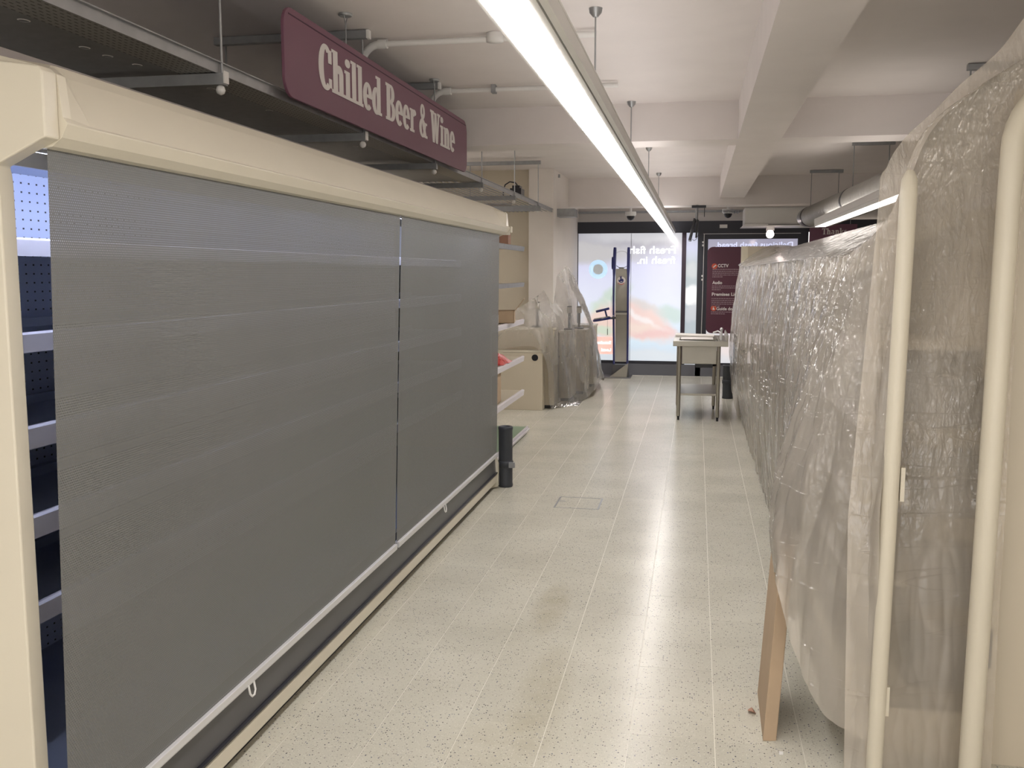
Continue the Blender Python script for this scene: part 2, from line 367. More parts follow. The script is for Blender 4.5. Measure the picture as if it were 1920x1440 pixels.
def text_mesh(s, size, mirror=False, ext=.002, bold=0.0, align='LEFT'):
    cu = bpy.data.curves.new('t', 'FONT'); cu.body = s; cu.size = size; cu.extrude = ext; cu.offset = bold; cu.align_x = align; cu.resolution_u = 3
    o = bpy.data.objects.new('t', cu); col.objects.link(o)
    dg = bpy.context.evaluated_depsgraph_get(); me = bpy.data.meshes.new_from_object(o.evaluated_get(dg))
    bpy.data.objects.remove(o)
    b = B(); b.v = [(v.co.x * (-1 if mirror else 1), 0, v.co.y) if False else (v.co.x * (-1 if mirror else 1), -v.co.z, v.co.y) for v in me.vertices]
    b.f = [tuple(p.vertices) for p in me.polygons]; b.sm = [False] * len(b.f)
    bpy.data.meshes.remove(me); return b
def put_text(s, x, y, z, cap, width, name, m, parent, mirror=False, ext=.002, bold=.0, label=None):
    """text facing -Y; left edge (or right edge when mirrored) at x, baseline z, cap height cap, total width"""
    b = text_mesh(s, 1.0, mirror, 0.0, bold)
    xs = [q[0] for q in b.v]; zs = [q[2] for q in b.v]; W = max(xs) - min(xs)
    kx = width / W if width else cap / .73
    kz = cap / .73
    x_ref = max(xs) if mirror else min(xs)
    b.v = [((q[0] - x_ref) * kx + x, y, q[2] * kz + z) for q in b.v]
    return part(b, name, m, parent, label=label)

# slab serif lettering -------------------------------------------------------
def Rc(x0, y0, x1, y1): return [(x0, y0), (x1, y0), (x1, y1), (x0, y1)]
def Arc(cx, cy, rx, ry, a0, a1, tx, ty, n=18):
    out = []
    for i in range(n):
        q = []
        for a, k in ((a0 + (a1 - a0) * i / n, 0), (a0 + (a1 - a0) * (i + 1) / n, 0), (a0 + (a1 - a0) * (i + 1) / n, 1), (a0 + (a1 - a0) * i / n, 1)):
            c_, s_ = math.cos(R(a)), math.sin(R(a)); q.append((cx + (rx - k * tx) * c_, cy + (ry - k * ty) * s_))
        out.append(q)
    return out
def Disc(cx, cy, r, n=14): return [[(cx + r * math.cos(2 * math.pi * k / n), cy + r * math.sin(2 * math.pi * k / n)) for k in range(n)]]
G = {
 'C': (.52, Arc(.27, .5, .27, .52, 55, 305, .16, .10, 26) + [Rc(.40, .62, .50, .93), Rc(.42, .07, .50, .28)]),
 'h': (.54, [Rc(.06, 0, .22, 1), Rc(0, .93, .22, 1), Rc(0, 0, .28, .08), Rc(.32, 0, .47, .5), Rc(.29, 0, .54, .08)] + Arc(.30, .48, .17, .22, 0, 170, .15, .11)),
 'n': (.54, [Rc(.06, 0, .22, .68), Rc(0, .61, .22, .68), Rc(0, 0, .28, .08), Rc(.32, 0, .47, .5), Rc(.29, 0, .54, .08)] + Arc(.30, .48, .17, .22, 0, 170, .15, .11)),
 'i': (.27, [Rc(.06, 0, .21, .68), Rc(0, .61, .21, .68), Rc(0, 0, .27, .08)] + Disc(.13, .87, .1)),
 'l': (.27, [Rc(.06, 0, .21, 1), Rc(0, .93, .21, 1), Rc(0, 0, .27, .08)]),
 'e': (.45, Arc(.22, .34, .22, .36, 0, 315, .15, .09, 24) + [Rc(.10, .31, .44, .39)]),
 'd': (.50, Arc(.21, .34, .21, .36, 0, 360, .15, .09, 24) + [Rc(.28, 0, .43, 1), Rc(.21, .93, .43, 1), Rc(.30, 0, .50, .08)]),
 'B': (.56, [Rc(.06, 0, .23, 1), Rc(0, .92, .3, 1), Rc(0, 0, .3, .08), Rc(.2, .49, .3, .57)] + Arc(.29, .75, .20, .25, -90, 90, .15, .08) + Arc(.29, .27, .25, .27, -90, 90, .16, .08)),
 'r': (.40, [Rc(.06, 0, .21, .68), Rc(0, .61, .21, .68), Rc(0, 0, .28, .08)] + Arc(.31, .50, .12, .19, 50, 190, .10, .10) + Disc(.34, .59, .07)),
 '&': (.58, Arc(.24, .78, .15, .23, 0, 360, .09, .07, 22) + Arc(.22, .27, .22, .29, 0, 360, .13, .08, 22) + [[(.10, .70), (.24, .70), (.54, .0), (.38, .0)], Rc(.34, .40, .56, .47), [(.42, .42), (.49, .42), (.40, .12), (.32, .12)], Rc(.4, 0, .58, .08)]),
 'W': (.80, [[(.05, 1), (.21, 1), (.32, 0), (.20, 0)], [(.35, .85), (.42, .95), (.32, 0), (.24, 0)], [(.33, .95), (.48, .95), (.58, 0), (.46, 0)], [(.65, 1), (.73, 1), (.58, 0), (.50, 0)], Rc(0, .92, .26, 1), Rc(.58, .92, .80, 1), Rc(.29, .90, .48, .97)]),
 'T': (.56, [Rc(.20, 0, .36, 1), Rc(0, .9, .56, 1), Rc(0, .72, .06, 1), Rc(.50, .72, .56, 1), Rc(.12, 0, .44, .08)]),
 'a': (.48, Arc(.21, .48, .19, .22, 0, 160, .14, .09) + [Rc(.26, 0, .40, .5), Rc(.26, 0, .48, .08)] + Arc(.19, .2, .19, .2, 0, 360, .12, .07, 20)),
 'k': (.54, [Rc(.06, 0, .22, 1), Rc(0, .93, .22, 1), Rc(0, 0, .28, .08), [(.2, .3), (.2, .42), (.42, .68), (.5, .68)], [(.24, .4), (.36, .42), (.52, 0), (.36, 0)], Rc(.32, .61, .54, .68), Rc(.32, 0, .54, .08)]),
 's': (.40, Arc(.2, .52, .17, .18, 30, 270, .12, .08) + Arc(.2, .17, .18, .19, -150, 90, .12, .08)),
 ' ': (.22, []),
}
def slab_text(s, width, cap):
    polys = []; x = 0
    for ch in s:
        a, ps = G[ch]
        polys.append([[(px + x, py) for px, py in q] for q in ps]); x += a + .03
    k = width / (x - .03)
    return [[[(px * k, py * cap) for px, py in q] for q in ps] for ps in polys]

# ================================================================ ROOM
X0, X1, YB, YE, ZC = -3.3, 3.6, -2.0, 15.95, 2.975
fl = struct(B().box(X0, X1, YB, YE, -.12, -.0012), 'floor', 'grout', label='pale terrazzo tiled shop floor')
T = .308
tb = B().box(.0015, T - .0015, .0004, T - .0004, -.006, 0)
tile_me = None
stuff = B()
tx0, ty0 = -.208 - 12 * T, 3.35 - 18 * T
for i in range(0, 24):
    for j in range(0, 62):
        x, y = tx0 + i * T, ty0 + j * T
        if x + T > X1 or y + T > YE or x < X0 or y < YB: continue
        inview = -1.8 < x < .9 and 2.3 < y < 11.2
        if inview:
            if tile_me is None:
                o = tb.make('tile', 'terrazzo'); tile_me = o.data
            else:
                o = bpy.data.objects.new('tile', tile_me); col.objects.link(o)
            o.parent = fl; o.location = (x, y, random.uniform(-.0003, .0003))
        else: stuff.box(x + .0015, x + T - .0015, y + .0007, y + T - .0007, -.006, 0)
part(stuff, 'tile_field', 'terrazzo', fl, kind='stuff')

ce = struct(B().box(X0, X1, YB, YE, ZC, ZC + .15), 'ceiling', 'ceil', label='off-white ceiling with downstand beams')
part(B().box(X0, X1, 7.51, 7.87, 2.69, ZC), 'beam', 'ceil', ce)
part(B().box(X0, X1, 2.0 - 1.6, 2.0 - 1.24, 2.69, ZC), 'beam', 'ceil', ce)
part(B().box(X0, X1, 13.3, 13.72, 2.595, ZC), 'beam', 'ceil', ce)
part(B().box(.28, .60, YB, 13.3, 2.688, ZC), 'beam', 'ceil', ce)
struct(B().box(X0 - .15, X0, YB, YE, 0, ZC), 'wall_left', 'wall', label='cream wall behind the shelving')
struct(B().box(X1, X1 + .15, YB, YE, 0, ZC), 'wall_right', 'wall', label='cream wall on the far side of the next aisle')
wb = struct(B().box(X0, X1, YE, YE + .2, 2.51, ZC).box(X0, -1.95, YE - .02, YE + .2, 0, 2.51), 'wall_back', 'wall', label='white wall above the shopfront windows')
part(B().box(X0, X1, YE - .10, YE, 2.66, 2.69), 'pipe_ledge', 'galvd', wb)
# columns near the window
c1 = struct(B().box(-2.09, -1.776, 11.9, 13.8, 0, ZC), 'wall_pier', 'wall', label='cream square pier beside the wrapped counters')
struct(B().box(-2.12, -1.955, 14.2, 15.9, 0, ZC), 'trim_1', 'wall')
struct(B().box(X0, -2.09, 12.0, 12.15, 0, ZC), 'wall_return', 'cream2', label='cream partition behind the shelving bay')

# shopfront ----------------------------------------------------------------
YW = 15.85
struct(B().box(-1.955, 2.9, YW - .05, YW + .05, 2.33, 2.515), 'trim_2', 'dark', label='charcoal header rail over the shopfront')
struct(B().box(-1.955, X1, YW - .06, YW + .06, 0, .185), 'trim_3', mat('plinth_grey', (.16, .165, .19), .4), label='grey plinth under the shopfront glass')
w1 = thing('window_1', (-1.1, YW, .19), 'wide shopfront window with backlit fresh fish vinyl', kind='structure')
part(B().box(-1.945, -1.075, YW - .004, YW + .004, .22, 2.33), 'pane', 'fishpic', w1)
part(B().box(-1.068, -.235, YW - .004, YW + .004, .22, 2.33), 'pane', 'fishpic', w1)
part(B().box(-1.955, -.175, YW - .03, YW + .03, .185, .235), 'bottom_rail', 'dark', w1)
part(B().box(-.25, -.180, YW - .05, YW + .05, .2, 2.335), 'mullion', mat('dark_plum_frame', (.05, .03, .05), .4), w1)
part(B().box(-1.075, -1.068, YW - .008, YW + .006, .22, 2.33), 'pane_joint', 'galvd', w1)
part(B().box(-1.958, -1.944, YW - .03, YW + .03, .2, 2.33), 'jamb', 'dark', w1)
put_text('Fresh fish', -.35, YW - .007, 2.0, .125, .745, 'lettering', 'glow', w1, mirror=True, bold=.014)
put_text('fresh in.', -.35, YW - .007, 1.835, .125, .62, 'lettering', 'glow', w1, mirror=True, bold=.01)
part(B().lathe((-1.612, YW - .006, 1.743), [(.155, 0), (.155, .001)], 40, 'Y'), 'round_sticker', 'ring', w1)
part(B().lathe((-1.612, YW - .008, 1.743), [(.085, 0), (.085, .001)], 32, 'Y'), 'sticker_centre', 'ringin', w1)
part(B().box(-1.80, -1.32, YW - .007, YW - .006, .335, .625), 'orange_panel', 'orangebox', w1)
put_text("Sainsbury's", -1.385, YW - .009, .505, .05, .33, 'lettering', 'glow', w1, mirror=True, bold=.01)
put_text('Local', -1.385, YW - .009, .385, .05, .16, 'lettering', 'glow', w1, mirror=True, bold=.01)

w2 = thing('window_2', (-.09, YW, .19), 'narrow backlit glass strip between charcoal posts', kind='structure')
part(B().box(-.18, .0, YW - .004, YW + .004, .19, 2.33), 'pane', 'narrowpic', w2)
part(B().box(.0, .085, YW - .06, YW + .05, .0, 2.40), 'post', 'dark', w2)

w3 = thing('door_1', (.85, YW, 0), 'charcoal framed glass door with backlit fresh bread vinyl', kind='structure')
part(B().box(.165, 1.56, YW - .004, YW + .004, .20, 2.23), 'pane', 'breadpic', w3)
part(B().box(.085, .165, YW - .04, YW + .04, .0, 2.33), 'stile', 'dark', w3)
part(B().box(1.56, 1.72, YW - .04, YW + .04, .0, 2.33), 'stile', 'dark', w3)
part(B().box(.165, 1.56, YW - .04, YW + .04, 2.225, 2.33), 'top_rail', 'dark', w3)
part(B().box(.165, 1.56, YW - .04, YW + .04, .0, .22), 'bottom_rail', 'dark', w3)
part(B().box(.085, 1.6, YW - .056, YW - .05, 2.305, 2.313), 'trim_bead', 'alu', w3)
put_text('Delicious fresh bread.', 1.49, YW - .007, 2.095, .085, 1.205, 'lettering', 'glowblue', w3, mirror=True, bold=.015)
cr = B(); cr.tube([(.1, YW - .075, 2.31), (.095, YW - .075, 1.2), (.085, YW - .075, .3)], .006, 6)
part(cr, 'cable', 'white', w3)
for z in (2.16, 2.11, 1.62, 1.56): part(B().box(.07, .10, YW - .09, YW - .06, z, z + .03), 'cable_clip', 'white', w3)
part(B().box(1.74, 1.86, YW - .03, YW + .03, 2.18, 2.30), 'lit_pane', 'exitwhite', w3)
part(B().box(1.72, X1, YW - .04, YW + .05, .0, 2.15), 'side_panel', 'maroon2', w3)
struct(B().box(2.9, X1, YW - .05, YW + .06, 2.47, 2.66), 'trim_4', 'dark', label='charcoal strip high on the end wall right of the duct')
struct(B().box(2.3, X1, YW - .02, YW + .06, 2.15, 2.51), 'wall_end_panel', 'wall')
o = B().box(.34, .46, YW - .062, YW - .052, 2.40, 2.455).make('label_plate', 'white'); tag(o, 'small white plate on the charcoal header above the door', 'plate')

# information board ----------------------------------------------------------
def rrect(x0, x1, z0, z1, r, n=6):
    pts = []
    for cx, cz, a in ((x1 - r, z1 - r, 0), (x0 + r, z1 - r, 90), (x0 + r, z0 + r, 180), (x1 - r, z0 + r, 270)):
        for k in range(n + 1): pts.append((cx + r * math.cos(R(a + 90 * k / n)), cz + r * math.sin(R(a + 90 * k / n))))
    return pts
ib = thing('information_board', (.75, YW - .09, .72), 'maroon notice board with white headings hung behind the glass door', 'notice board')
part(B().prism(rrect(.158, 1.40, .71, 2.10, .09), 'Y', YW - .10, YW - .085), 'board', 'maroon2', ib)
yb = YW - .103
for t, x, z, wd in (('CCTV', .325, 1.775, .17), ('Audio', .245, 1.505, .155), ('Premises Licence', .242, 1.318, .54), ('Guide dogs', .318, 1.085, .31)):
    put_text(t, x, yb, z, .052, wd, 'heading', 'letter', ib, bold=.03)
def lines(x, z, wds):
    b = B(); rng = random.Random(int(z * 1000))
    for k, wd in enumerate(wds):
        cx = x
        while cx < x + wd:
            l = rng.uniform(.012, .04); b.box(cx, min(cx + l, x + wd), yb, yb + .001, z - k * .03, z - k * .03 + .011); cx += l + .007
    return b
LM = mat('small_print', (.42, .3, .33), .6)
for x, z, ws in ((.243, 1.735, (.44, .5, .52, .42, .16)), (.24, 1.468, (.5, .46, .14)), (.238, 1.268, (.48, .52, .5, .46, .14)), (.235, 1.05, (.36, .22))):
    part(lines(x, z, ws), 'small_print', LM, ib, kind='stuff')
for z in (1.79, 1.115):
    part(B().lathe((.275, yb, z), [(.045, 0), (.045, .001)], 24, 'Y'), 'round_symbol', 'orange', ib)
part(B().prism([(.245, 1.775), (.262, 1.768), (.305, 1.805), (.29, 1.815)], 'Y', yb - .002, yb - .001).box(.258, .266, yb - .002, yb - .001, 1.765, 1.785), 'camera_symbol', 'letter', ib)
part(B().prism([(.258, 1.09), (.292, 1.09), (.288, 1.112), (.276, 1.12), (.28, 1.145), (.268, 1.14), (.262, 1.115)], 'Y', yb - .002, yb - .001), 'dog_symbol', 'letter', ib)

# Thanks sign
ts = thing('hanging_sign', (2.1, 15.5, 2.2), 'small maroon sign with pale Thanks lettering beyond the duct', 'sign')
part(B().box(1.70, 2.40, 15.5, 15.53, 2.12, 2.43), 'sign_panel', 'maroon', ts)
for ps in slab_text('Thanks', .37, .095):
    b = B()
    for k, q in enumerate(ps): b.prism([(px + 1.885, py + 2.275) for px, py in q], 'Y', 15.497 - k * .0001, 15.5)
    part(b, 'letter', 'letter', ts)
for x in (1.8, 2.3): part(B().tube([(x, 15.52, 2.43), (x, 15.52, ZC)], .004, 6), 'hanging_wire', 'galv', ts)

# ================================================================ LUMINAIRES
def luminaire(x, y0, y1, z, m, label, hangs=(), lip=True):
    t = thing('linear_luminaire', (x, (y0 + y1) / 2, z), label, 'ceiling light')
    part(B().box(x - .053, x + .053, y0, y1, z, z + .03), 'diffuser', m, t)
    part(B().box(x - .066, x + .066, y0, y1, z + .031, z + .085), 'housing', 'white', t)
    part(B().box(x - .05, x + .05, y0, y1, z + .086, z + .09), 'added_fill_strip', 'ceil_fill' if x < 0 else 'ceil_fill2', t)  # glowing strip added on the housing top to brighten the ceiling
    part(B().box(x + .054, x + .073, y0, y1, z + .002, z + .03), 'side_lip', 'white', t)
    part(B().box(x - .064, x - .054, y0, y1, z + .002, z + .03), 'side_lip', 'white', t)
    part(B().box(x + .078, x + .098, y0, y1, z + .004, z + .05), 'outer_lip', 'white', t)
    part(B().box(x + .066, x + .098, y0, y1, z + .052, z + .06), 'top_flange', 'white', t)
    for hy in hangs:
        r_ = part(B().tube([(x - .065, hy, z + .08), (x - .065, hy, ZC - .02)], .0045, 6), 'hanger_rod', 'galv', t)
        part(B().lathe((x - .065, hy, ZC - .022), [(.012, -.02), (.03, .0), (.034, .022)], 16), 'ceiling_cup', 'galv', r_)
    return t
luminaire(-.451, -1.9, 15.62, 2.31, 'lamp', 'long white linear light running down the middle of the aisle', (2.1, 4.82, 7.42, 10.1, 12.7))
luminaire(1.31, 6.3, 10.95, 2.185, 'lamp2', 'white linear light fixed below the silver spiral duct', ())
luminaire(1.31, -1.9, 2.2, 2.25, 'lamp2', 'unseen linear light added over the next aisle', (.0,))  # extra lamp outside the view, added to lift the right side

luminaire(-2.95, 8.3, 10.6, 2.84, 'lamp', 'added unseen linear light behind the cream shelving past the chiller', ())  # added out of sight to brighten the far-left wall and pier

# ceiling bulb
bl = thing('bulb_lamp', (.97, 13.8, 2.335), 'glowing round bulb in a white holder above the door', 'lamp')
part(B().lathe((.985, 13.8, 2.22), [(.005, -.055), (.035, -.045), (.052, -.015), (.052, .01), (.04, .04), (.025, .05)], 20), 'bulb', 'bulb', bl)
part(B().box(.955, 1.015, 13.77, 13.83, 2.27, 2.335), 'holder', 'white', bl)
part(B().box(.93, .955, 13.77, 13.80, 2.27, 2.335), 'bracket', 'white', bl)
part(B().box(1.015, 1.04, 13.77, 13.80, 2.27, 2.335), 'bracket', 'white', bl)

ac = thing('air_curtain', (1.1, 14.2, 2.4), 'large white ceiling box unit above the shop door', 'air curtain')
part(B().box(.635, 1.62, 13.75, 14.4, 2.36, 2.59), 'body', 'white', ac, .012)
part(B().prism([(.60, 2.33), (1.70, 2.33), (1.66, 2.36), (.64, 2.36)], 'Y', 13.72, 14.42), 'bottom_cover', 'white', ac)
part(B().box(.95, 1.5, 13.715, 13.73, 2.345, 2.353), 'air_slot', 'black', ac)
vt = thing('vent_grille', (.46, 15.0, 2.6), 'dark grey louvred vent grille beside the white ceiling unit', 'vent')
part(B().box(.36, .62, 14.7, 15.1, 2.60, 2.615), 'grille_frame', 'grille', vt)
for k in range(6): part(B().box(.37 + k * .04, .395 + k * .04, 14.71, 15.09, 2.585, 2.60), 'louvre', 'galvd', vt)
def dome(x, y, z, label):
    t = thing('dome_camera', (x, y, z), label, 'security camera')
    part(B().lathe((x, y, z), [(.085, 0), (.085, -.05), (.07, -.065)], 24), 'base', 'white', t)
    part(B().lathe((x, y, z), [(.062, -.06), (.06, -.085), (.045, -.115), (.02, -.13), (.004, -.134)], 24), 'dome', 'black', t)
    part(B().tube([(x, y, z), (x, y, ZC)], .02, 8), 'mount', 'white', t)
dome(-1.03, 15.0, 2.625, 'white dome camera left of the long light, above the fish window')
dome(.44, 14.9, 2.64, 'white dome camera between the hanging screen and the vent')

tv = thing('hanging_screen', (-.07, 13.0, 2.15), 'thin black screen hung edge-on from the ceiling by the window', 'screen')
scr = B().prism([(-.125, 2.12), (-.09, 2.12), (-.035, 2.40), (-.06, 2.41)], 'Y', 13.0, 13.65)
part(scr, 'screen', 'black', tv, .004)
part(B().prism([(-.035, 2.16), (-.01, 2.17), (.01, 2.39), (-.02, 2.40)], 'Y', 13.15, 13.5), 'back_box', 'black', tv)
part(B().tube([(-.02, 13.3, 2.36), (-.02, 13.3, 2.60)], .018, 8), 'pole', 'galvd', tv)
part(B().box(-.09, .10, 13.28, 13.34, 2.56, 2.594), 'ceiling_plate', 'black', tv)
part(B().box(.075, .085, 13.28, 13.32, 2.44, 2.56), 'bracket_arm', 'black', tv)
part(B().tube([(-.07, 13.0, 2.13), (-.05, 13.0, 2.11), (-.02, 13.0, 2.13), (.0, 13.0, 2.18), (.005, 13.0, 2.25)], .004, 6), 'cable', 'black', tv)

# ================================================================ CHILLER CABINET (left)
ck = thing('chiller_cabinet', (-1.9, 4.5, 0), 'long cream open-front chiller with grey night blinds pulled down', 'chiller')
YN, YF = 1.975, 7.16
xs_f, xb = -1.555, -2.32
def endprof(inset=0):
    p = [(xb - .05, 0.0), (-1.56, 0.0), (-1.50, .02), (-1.50, .20)]
    p += [(-1.555, .34), (-1.555, 1.885)]
    for k in range(1, 6):
        a = k / 5 * R(45); p.append((-1.575 + .02 * math.cos(a) + .0, 1.885 + .03 * math.sin(a) + .005 * k))
    p += [(-1.445, 1.985), (-1.430, 1.99), (-1.430, 2.135), (-1.44, 2.145), (-1.75, 2.19), (xb - .05, 2.19)]
    return p
part(B().prism(endprof(), 'Y', YN - .05, YN), 'end_panel', 'cream', ck, .004)
part(B().prism(endprof(), 'Y', YF, YF + .05), 'end_panel', 'cream', ck, .004)
# moulded canopy: lofted along Y, flared at both ends
def canprof(e):
    top = (-1.505 + .075 * e, 2.155 - .02 * e)
    return [(-1.66, 2.0), (-1.50, 1.985), (-1.475, 1.972), (-1.45, 1.976), (-1.425, 1.995), (-1.408, 2.026), (-1.428 + .008 * e, 2.034 + .006 * e), top, (-1.53 + .06 * e, 2.185 - .03 * e), (-1.64, 2.20), (-1.66, 2.20)]
ys = [(YN, 1), (YN + .03, 1), (YN + .07, .55), (YN + .11, .12), (YN + .14, 0)]
n = 24
ys += [(YN + .14 + (YF + .04 - YN - .28) * k / n, 0) for k in range(1, n)]
ys += [(YF + .04 - .14, 0), (YF + .04 - .11, .12), (YF + .04 - .07, .55), (YF + .04 - .03, 1), (YF + .04, 1)]
b = B(); rows = [[(p[0], y, p[1]) for p in canprof(e) + canprof(e)[:1]] for y, e in ys]; b.grid(rows, False)
b.add([(p[0], ys[0][0], p[1]) for p in canprof(1)], [tuple(range(11))]); b.add([(p[0], ys[-1][0], p[1]) for p in canprof(1)], [tuple(range(11))])
part(b, 'canopy', 'cream', ck, .003)
part(B().box(-1.415, -1.395, YF + .035, YF + .062, 1.99, 2.04).box(-1.62, -1.41, YF + .038, YF + .058, 1.975, 2.03), 'canopy_end_cap', 'cream', ck, .006)
part(B().box(-1.78, -1.735, 1.2, YF - .12, 2.19, 2.255), 'rear_riser', mat('riser_grey', (.36, .33, .32), .6), ck)
part(B().box(xb - .05, -1.66, YN, YF, 2.15, 2.19), 'top_panel', 'cream2', ck)
part(B().box(xb - .03, xb, YN, YF, .3, 2.15), 'back_panel', 'backperf', ck)
part(B().prism([(xb, 2.09), (-1.68, 2.0), (-1.68, 2.02), (xb, 2.11)], 'Y', YN, YF), 'inner_ceiling', mat('inner_ceiling', (.6, .64, .74), .4), ck)
part(B().prism([(xb, 2.03), (xb + .01, 2.03), (xb + .10, 2.08), (xb, 2.09)], 'Y', YN, YF), 'air_duct_panel', mat('duct_panel', (.5, .55, .68), .45), ck)
part(B().tube([(-1.65, YN + .06, 1.972), (-1.65, YF - .06, 1.972)], .011, 10), 'lamp_tube', 'tube', ck)
part(B().box(-1.67, -1.615, YN + .02, YF - .02, 1.987, 1.997), 'lamp_housing', 'white', ck)
part(B().box(-1.622, -1.612, YN + .02, YF - .02, 1.946, 1.985), 'added_tube_shield', 'white', ck)  # added strip that keeps the tube from showing through the blind
for zt, zb in ((1.784, 1.734), (1.528, 1.472), (1.270, 1.206), (1.021, .955), (.771, .710)):
    s_ = part(B().box(xb, -1.80, YN, YF, zt - .03, zt - .018), 'shelf', 'shelf', ck)
    part(B().prism([(-1.80, zb + .002), (-1.788, zb), (-1.784, zt - .006), (-1.792, zt), (-1.802, zt), (-1.802, zb + .004)], 'Y', YN, YF), 'price_rail', 'rail', s_)
    part(B().box(xb + .12, xb + .135, YN, YF, zt - .018, zt + .012), 'shelf_fence', 'shelf', s_)
part(B().box(xb, -1.56, YN, YF, .28, .32), 'bottom_deck', 'shelf', ck)
# blinds
def blind(y0, y1, gy0, gy1):
    nr, nc = 30, 26; rows = []
    for i in range(nr + 1):
        v = i / nr; z = 1.985 + (.288 - 1.985) * v; r = []
        for j in range(nc + 1):
            u = j / nc; a = y0 + (gy0 - y0) * math.sin(v * math.pi * .5) ** 1.2; bb = y1 + (gy1 - y1) * v
            y = a + (bb - a) * u
            x = -1.472 - .028 * v - .012 * math.sin(math.pi * v) * math.sin(math.pi * u) + .0018 * noise.noise((y * 1.2, 3.1, z * .7))
            r.append((x, y, z))
        rows.append(r)
    o = part(B().grid(rows), 'night_blind', 'blind', ck)
    part(B().prism([(-1.512, .270), (-1.490, .268), (-1.487, .275), (-1.487, .298), (-1.512, .302)], 'Y', gy0 + .005, gy1 - .005), 'hem_bar', 'alu', o, .002)
    yc = (gy0 + gy1) / 2 - .35
    part(B().tube([(-1.487, yc - .02, .275), (-1.482, yc - .02, .245), (-1.48, yc - .008, .232), (-1.48, yc + .008, .232), (-1.482, yc + .02, .245), (-1.487, yc + .02, .275)], .004, 6), 'pull_loop', 'white', o)
    return o
blind(YN + .01, 4.640, YN - .01, 4.575)
blind(4.665, 7.10, 4.60, 7.12)
part(B().tube([(-1.488, YN, 2.0), (-1.488, YF, 2.0)], .02, 10), 'blind_roller', 'black', ck)
part(B().prism([(-1.60, .135), (-1.515, .135), (-1.522, .268), (-1.56, .30), (-1.60, .30)], 'Y', YN, YF), 'front_panel', 'greymet', ck, .003)
part(B().prism([(-1.60, .052), (-1.515, .052), (-1.505, .06), (-1.505, .115), (-1.518, .127), (-1.60, .127)], 'Y', YN, YF + .03), 'bumper', 'cream', ck, .004)
part(B().box(-1.62, -1.555, YN, YF + .02, 0, .052), 'kickplate', 'kick', ck)
part(B().box(-1.518, -1.50, YN, YF, .127, .136), 'bumper_trim', 'black', ck)

# rubber bollard at the chiller's far end
bo = thing('bollard', (-1.459, 7.25, 0), 'black rubber guard post at the far corner of the chiller', 'bollard')
part(B().lathe((-1.459, 7.27, 0), [(.055, .0), (.058, .01), (.058, .02), (.055, .03), (.055, .455), (.058, .462), (.058, .478), (.052, .484), (.036, .484), (.034, .44), (.003, .44)], 28), 'post', 'rubber', bo)
part(B().lathe((-1.459, 7.27, .155), [(.0555, 0), (.061, .004), (.061, .05), (.0555, .054)], 28), 'clamp_band', 'rubber', bo)
part(B().box(-1.42, -1.375, 7.195, 7.225, .165, .205), 'buckle', 'galvd', bo)
bn = thing('bollard', (.45, 13.05, 0), 'black rubber guard post behind the steel sink', 'bollard')
part(B().lathe((.44, 13.05, 0), [(.072, 0), (.074, .02), (.07, .03), (.07, .43), (.074, .437), (.07, .452), (.05, .452), (.048, .42), (.002, .42)], 24), 'post', 'rubber', bn)
part(B().lathe((.44, 13.05, .2), [(.0705, 0), (.077, .004), (.077, .05), (.0705, .054)], 24), 'clamp_band', 'rubber', bn)

# ================================================================ CABLE TRAY
ct = thing('cable_tray', (-2.15, 6, 2.4), 'galvanised cable tray hung above the chiller', 'cable tray')
def tz(y): return 2.41 + max(0, (y - 8.5)) * .014
XR, XL = -1.790, -2.60
rows = lambda x0, z0, x1, z1: [[(x0, y, tz(y) + z0), (x1, y, tz(y) + z1)] for y in (-1.8, 2, 5, 7.9)]
part(B().box(XL, XR - .05, -1.8, 7.9, 2.452, 2.456), 'tray_base', 'galvd', ct)
part(B().box(XR - .16, XR - .004, -1.8, 7.9, 2.440, 2.444), 'slotted_strip', 'slot', ct)
part(B().box(XR - .004, XR, -1.8, 12.6, 2.436, 2.475).box(XR - .004, XR + .012, -1.8, 12.6, 2.475, 2.479), 'side_rail', 'galv', ct)
part(B().box(XL - .004, XL, -1.8, 12.6, 2.436, 2.475), 'side_rail', 'galvd', ct)
for k in range(15):
    x = XL + .03 + k * (XR - XL - .06) / 14
    part(B().box(x, x + .012, 7.9, 12.5, 2.447, 2.455), 'tray_wire', 'galv', ct)
for i, (y, z) in enumerate(((3.43, 2.425), (5.0, 2.425), (6.43, 2.425), (7.88, 2.425), (9.34, 2.43), (10.76, 2.435), (12.3, 2.436))):
    br = part(B().box(XL - .02, XR + .02, y - .02, y + .02, z - .03, z + .011), 'tray_bracket', 'galvd', ct)
    part(B().lathe((XR + .0, y, z - .048), [(.003, -.018), (.014, -.012), (.018, 0), (.014, .013), (.006, .018)], 14), 'ball_nut', 'white', br)
    if i in (0, 1): part(B().box(XR + .021, XR + .026, y - .018, y + .018, z - .025, z + .02), 'end_cap', 'white', br)
    part(B().tube([(XR + .008, y, z), (XR + .008, y, ZC - .05)], .005, 6), 'hanger_rod', 'galv', br)
    part(B().tube([(XL + .03, y, z), (XL + .03, y, ZC - .05)], .005, 6), 'hanger_rod', 'galvd', br)
    if i not in (0, 3, 4):
        zc = 2.90 if i > 4 else 2.93
        part(B().box(XL - .03, XR + .035, y - .02, y + .02, zc, zc + .04), 'strut_channel', 'galvd', br)
        if i in (1, 2): part(B().box(XR + .036, XR + .05, y - .02, y + .02, zc - .002, zc + .042), 'strut_cap', 'white', br)
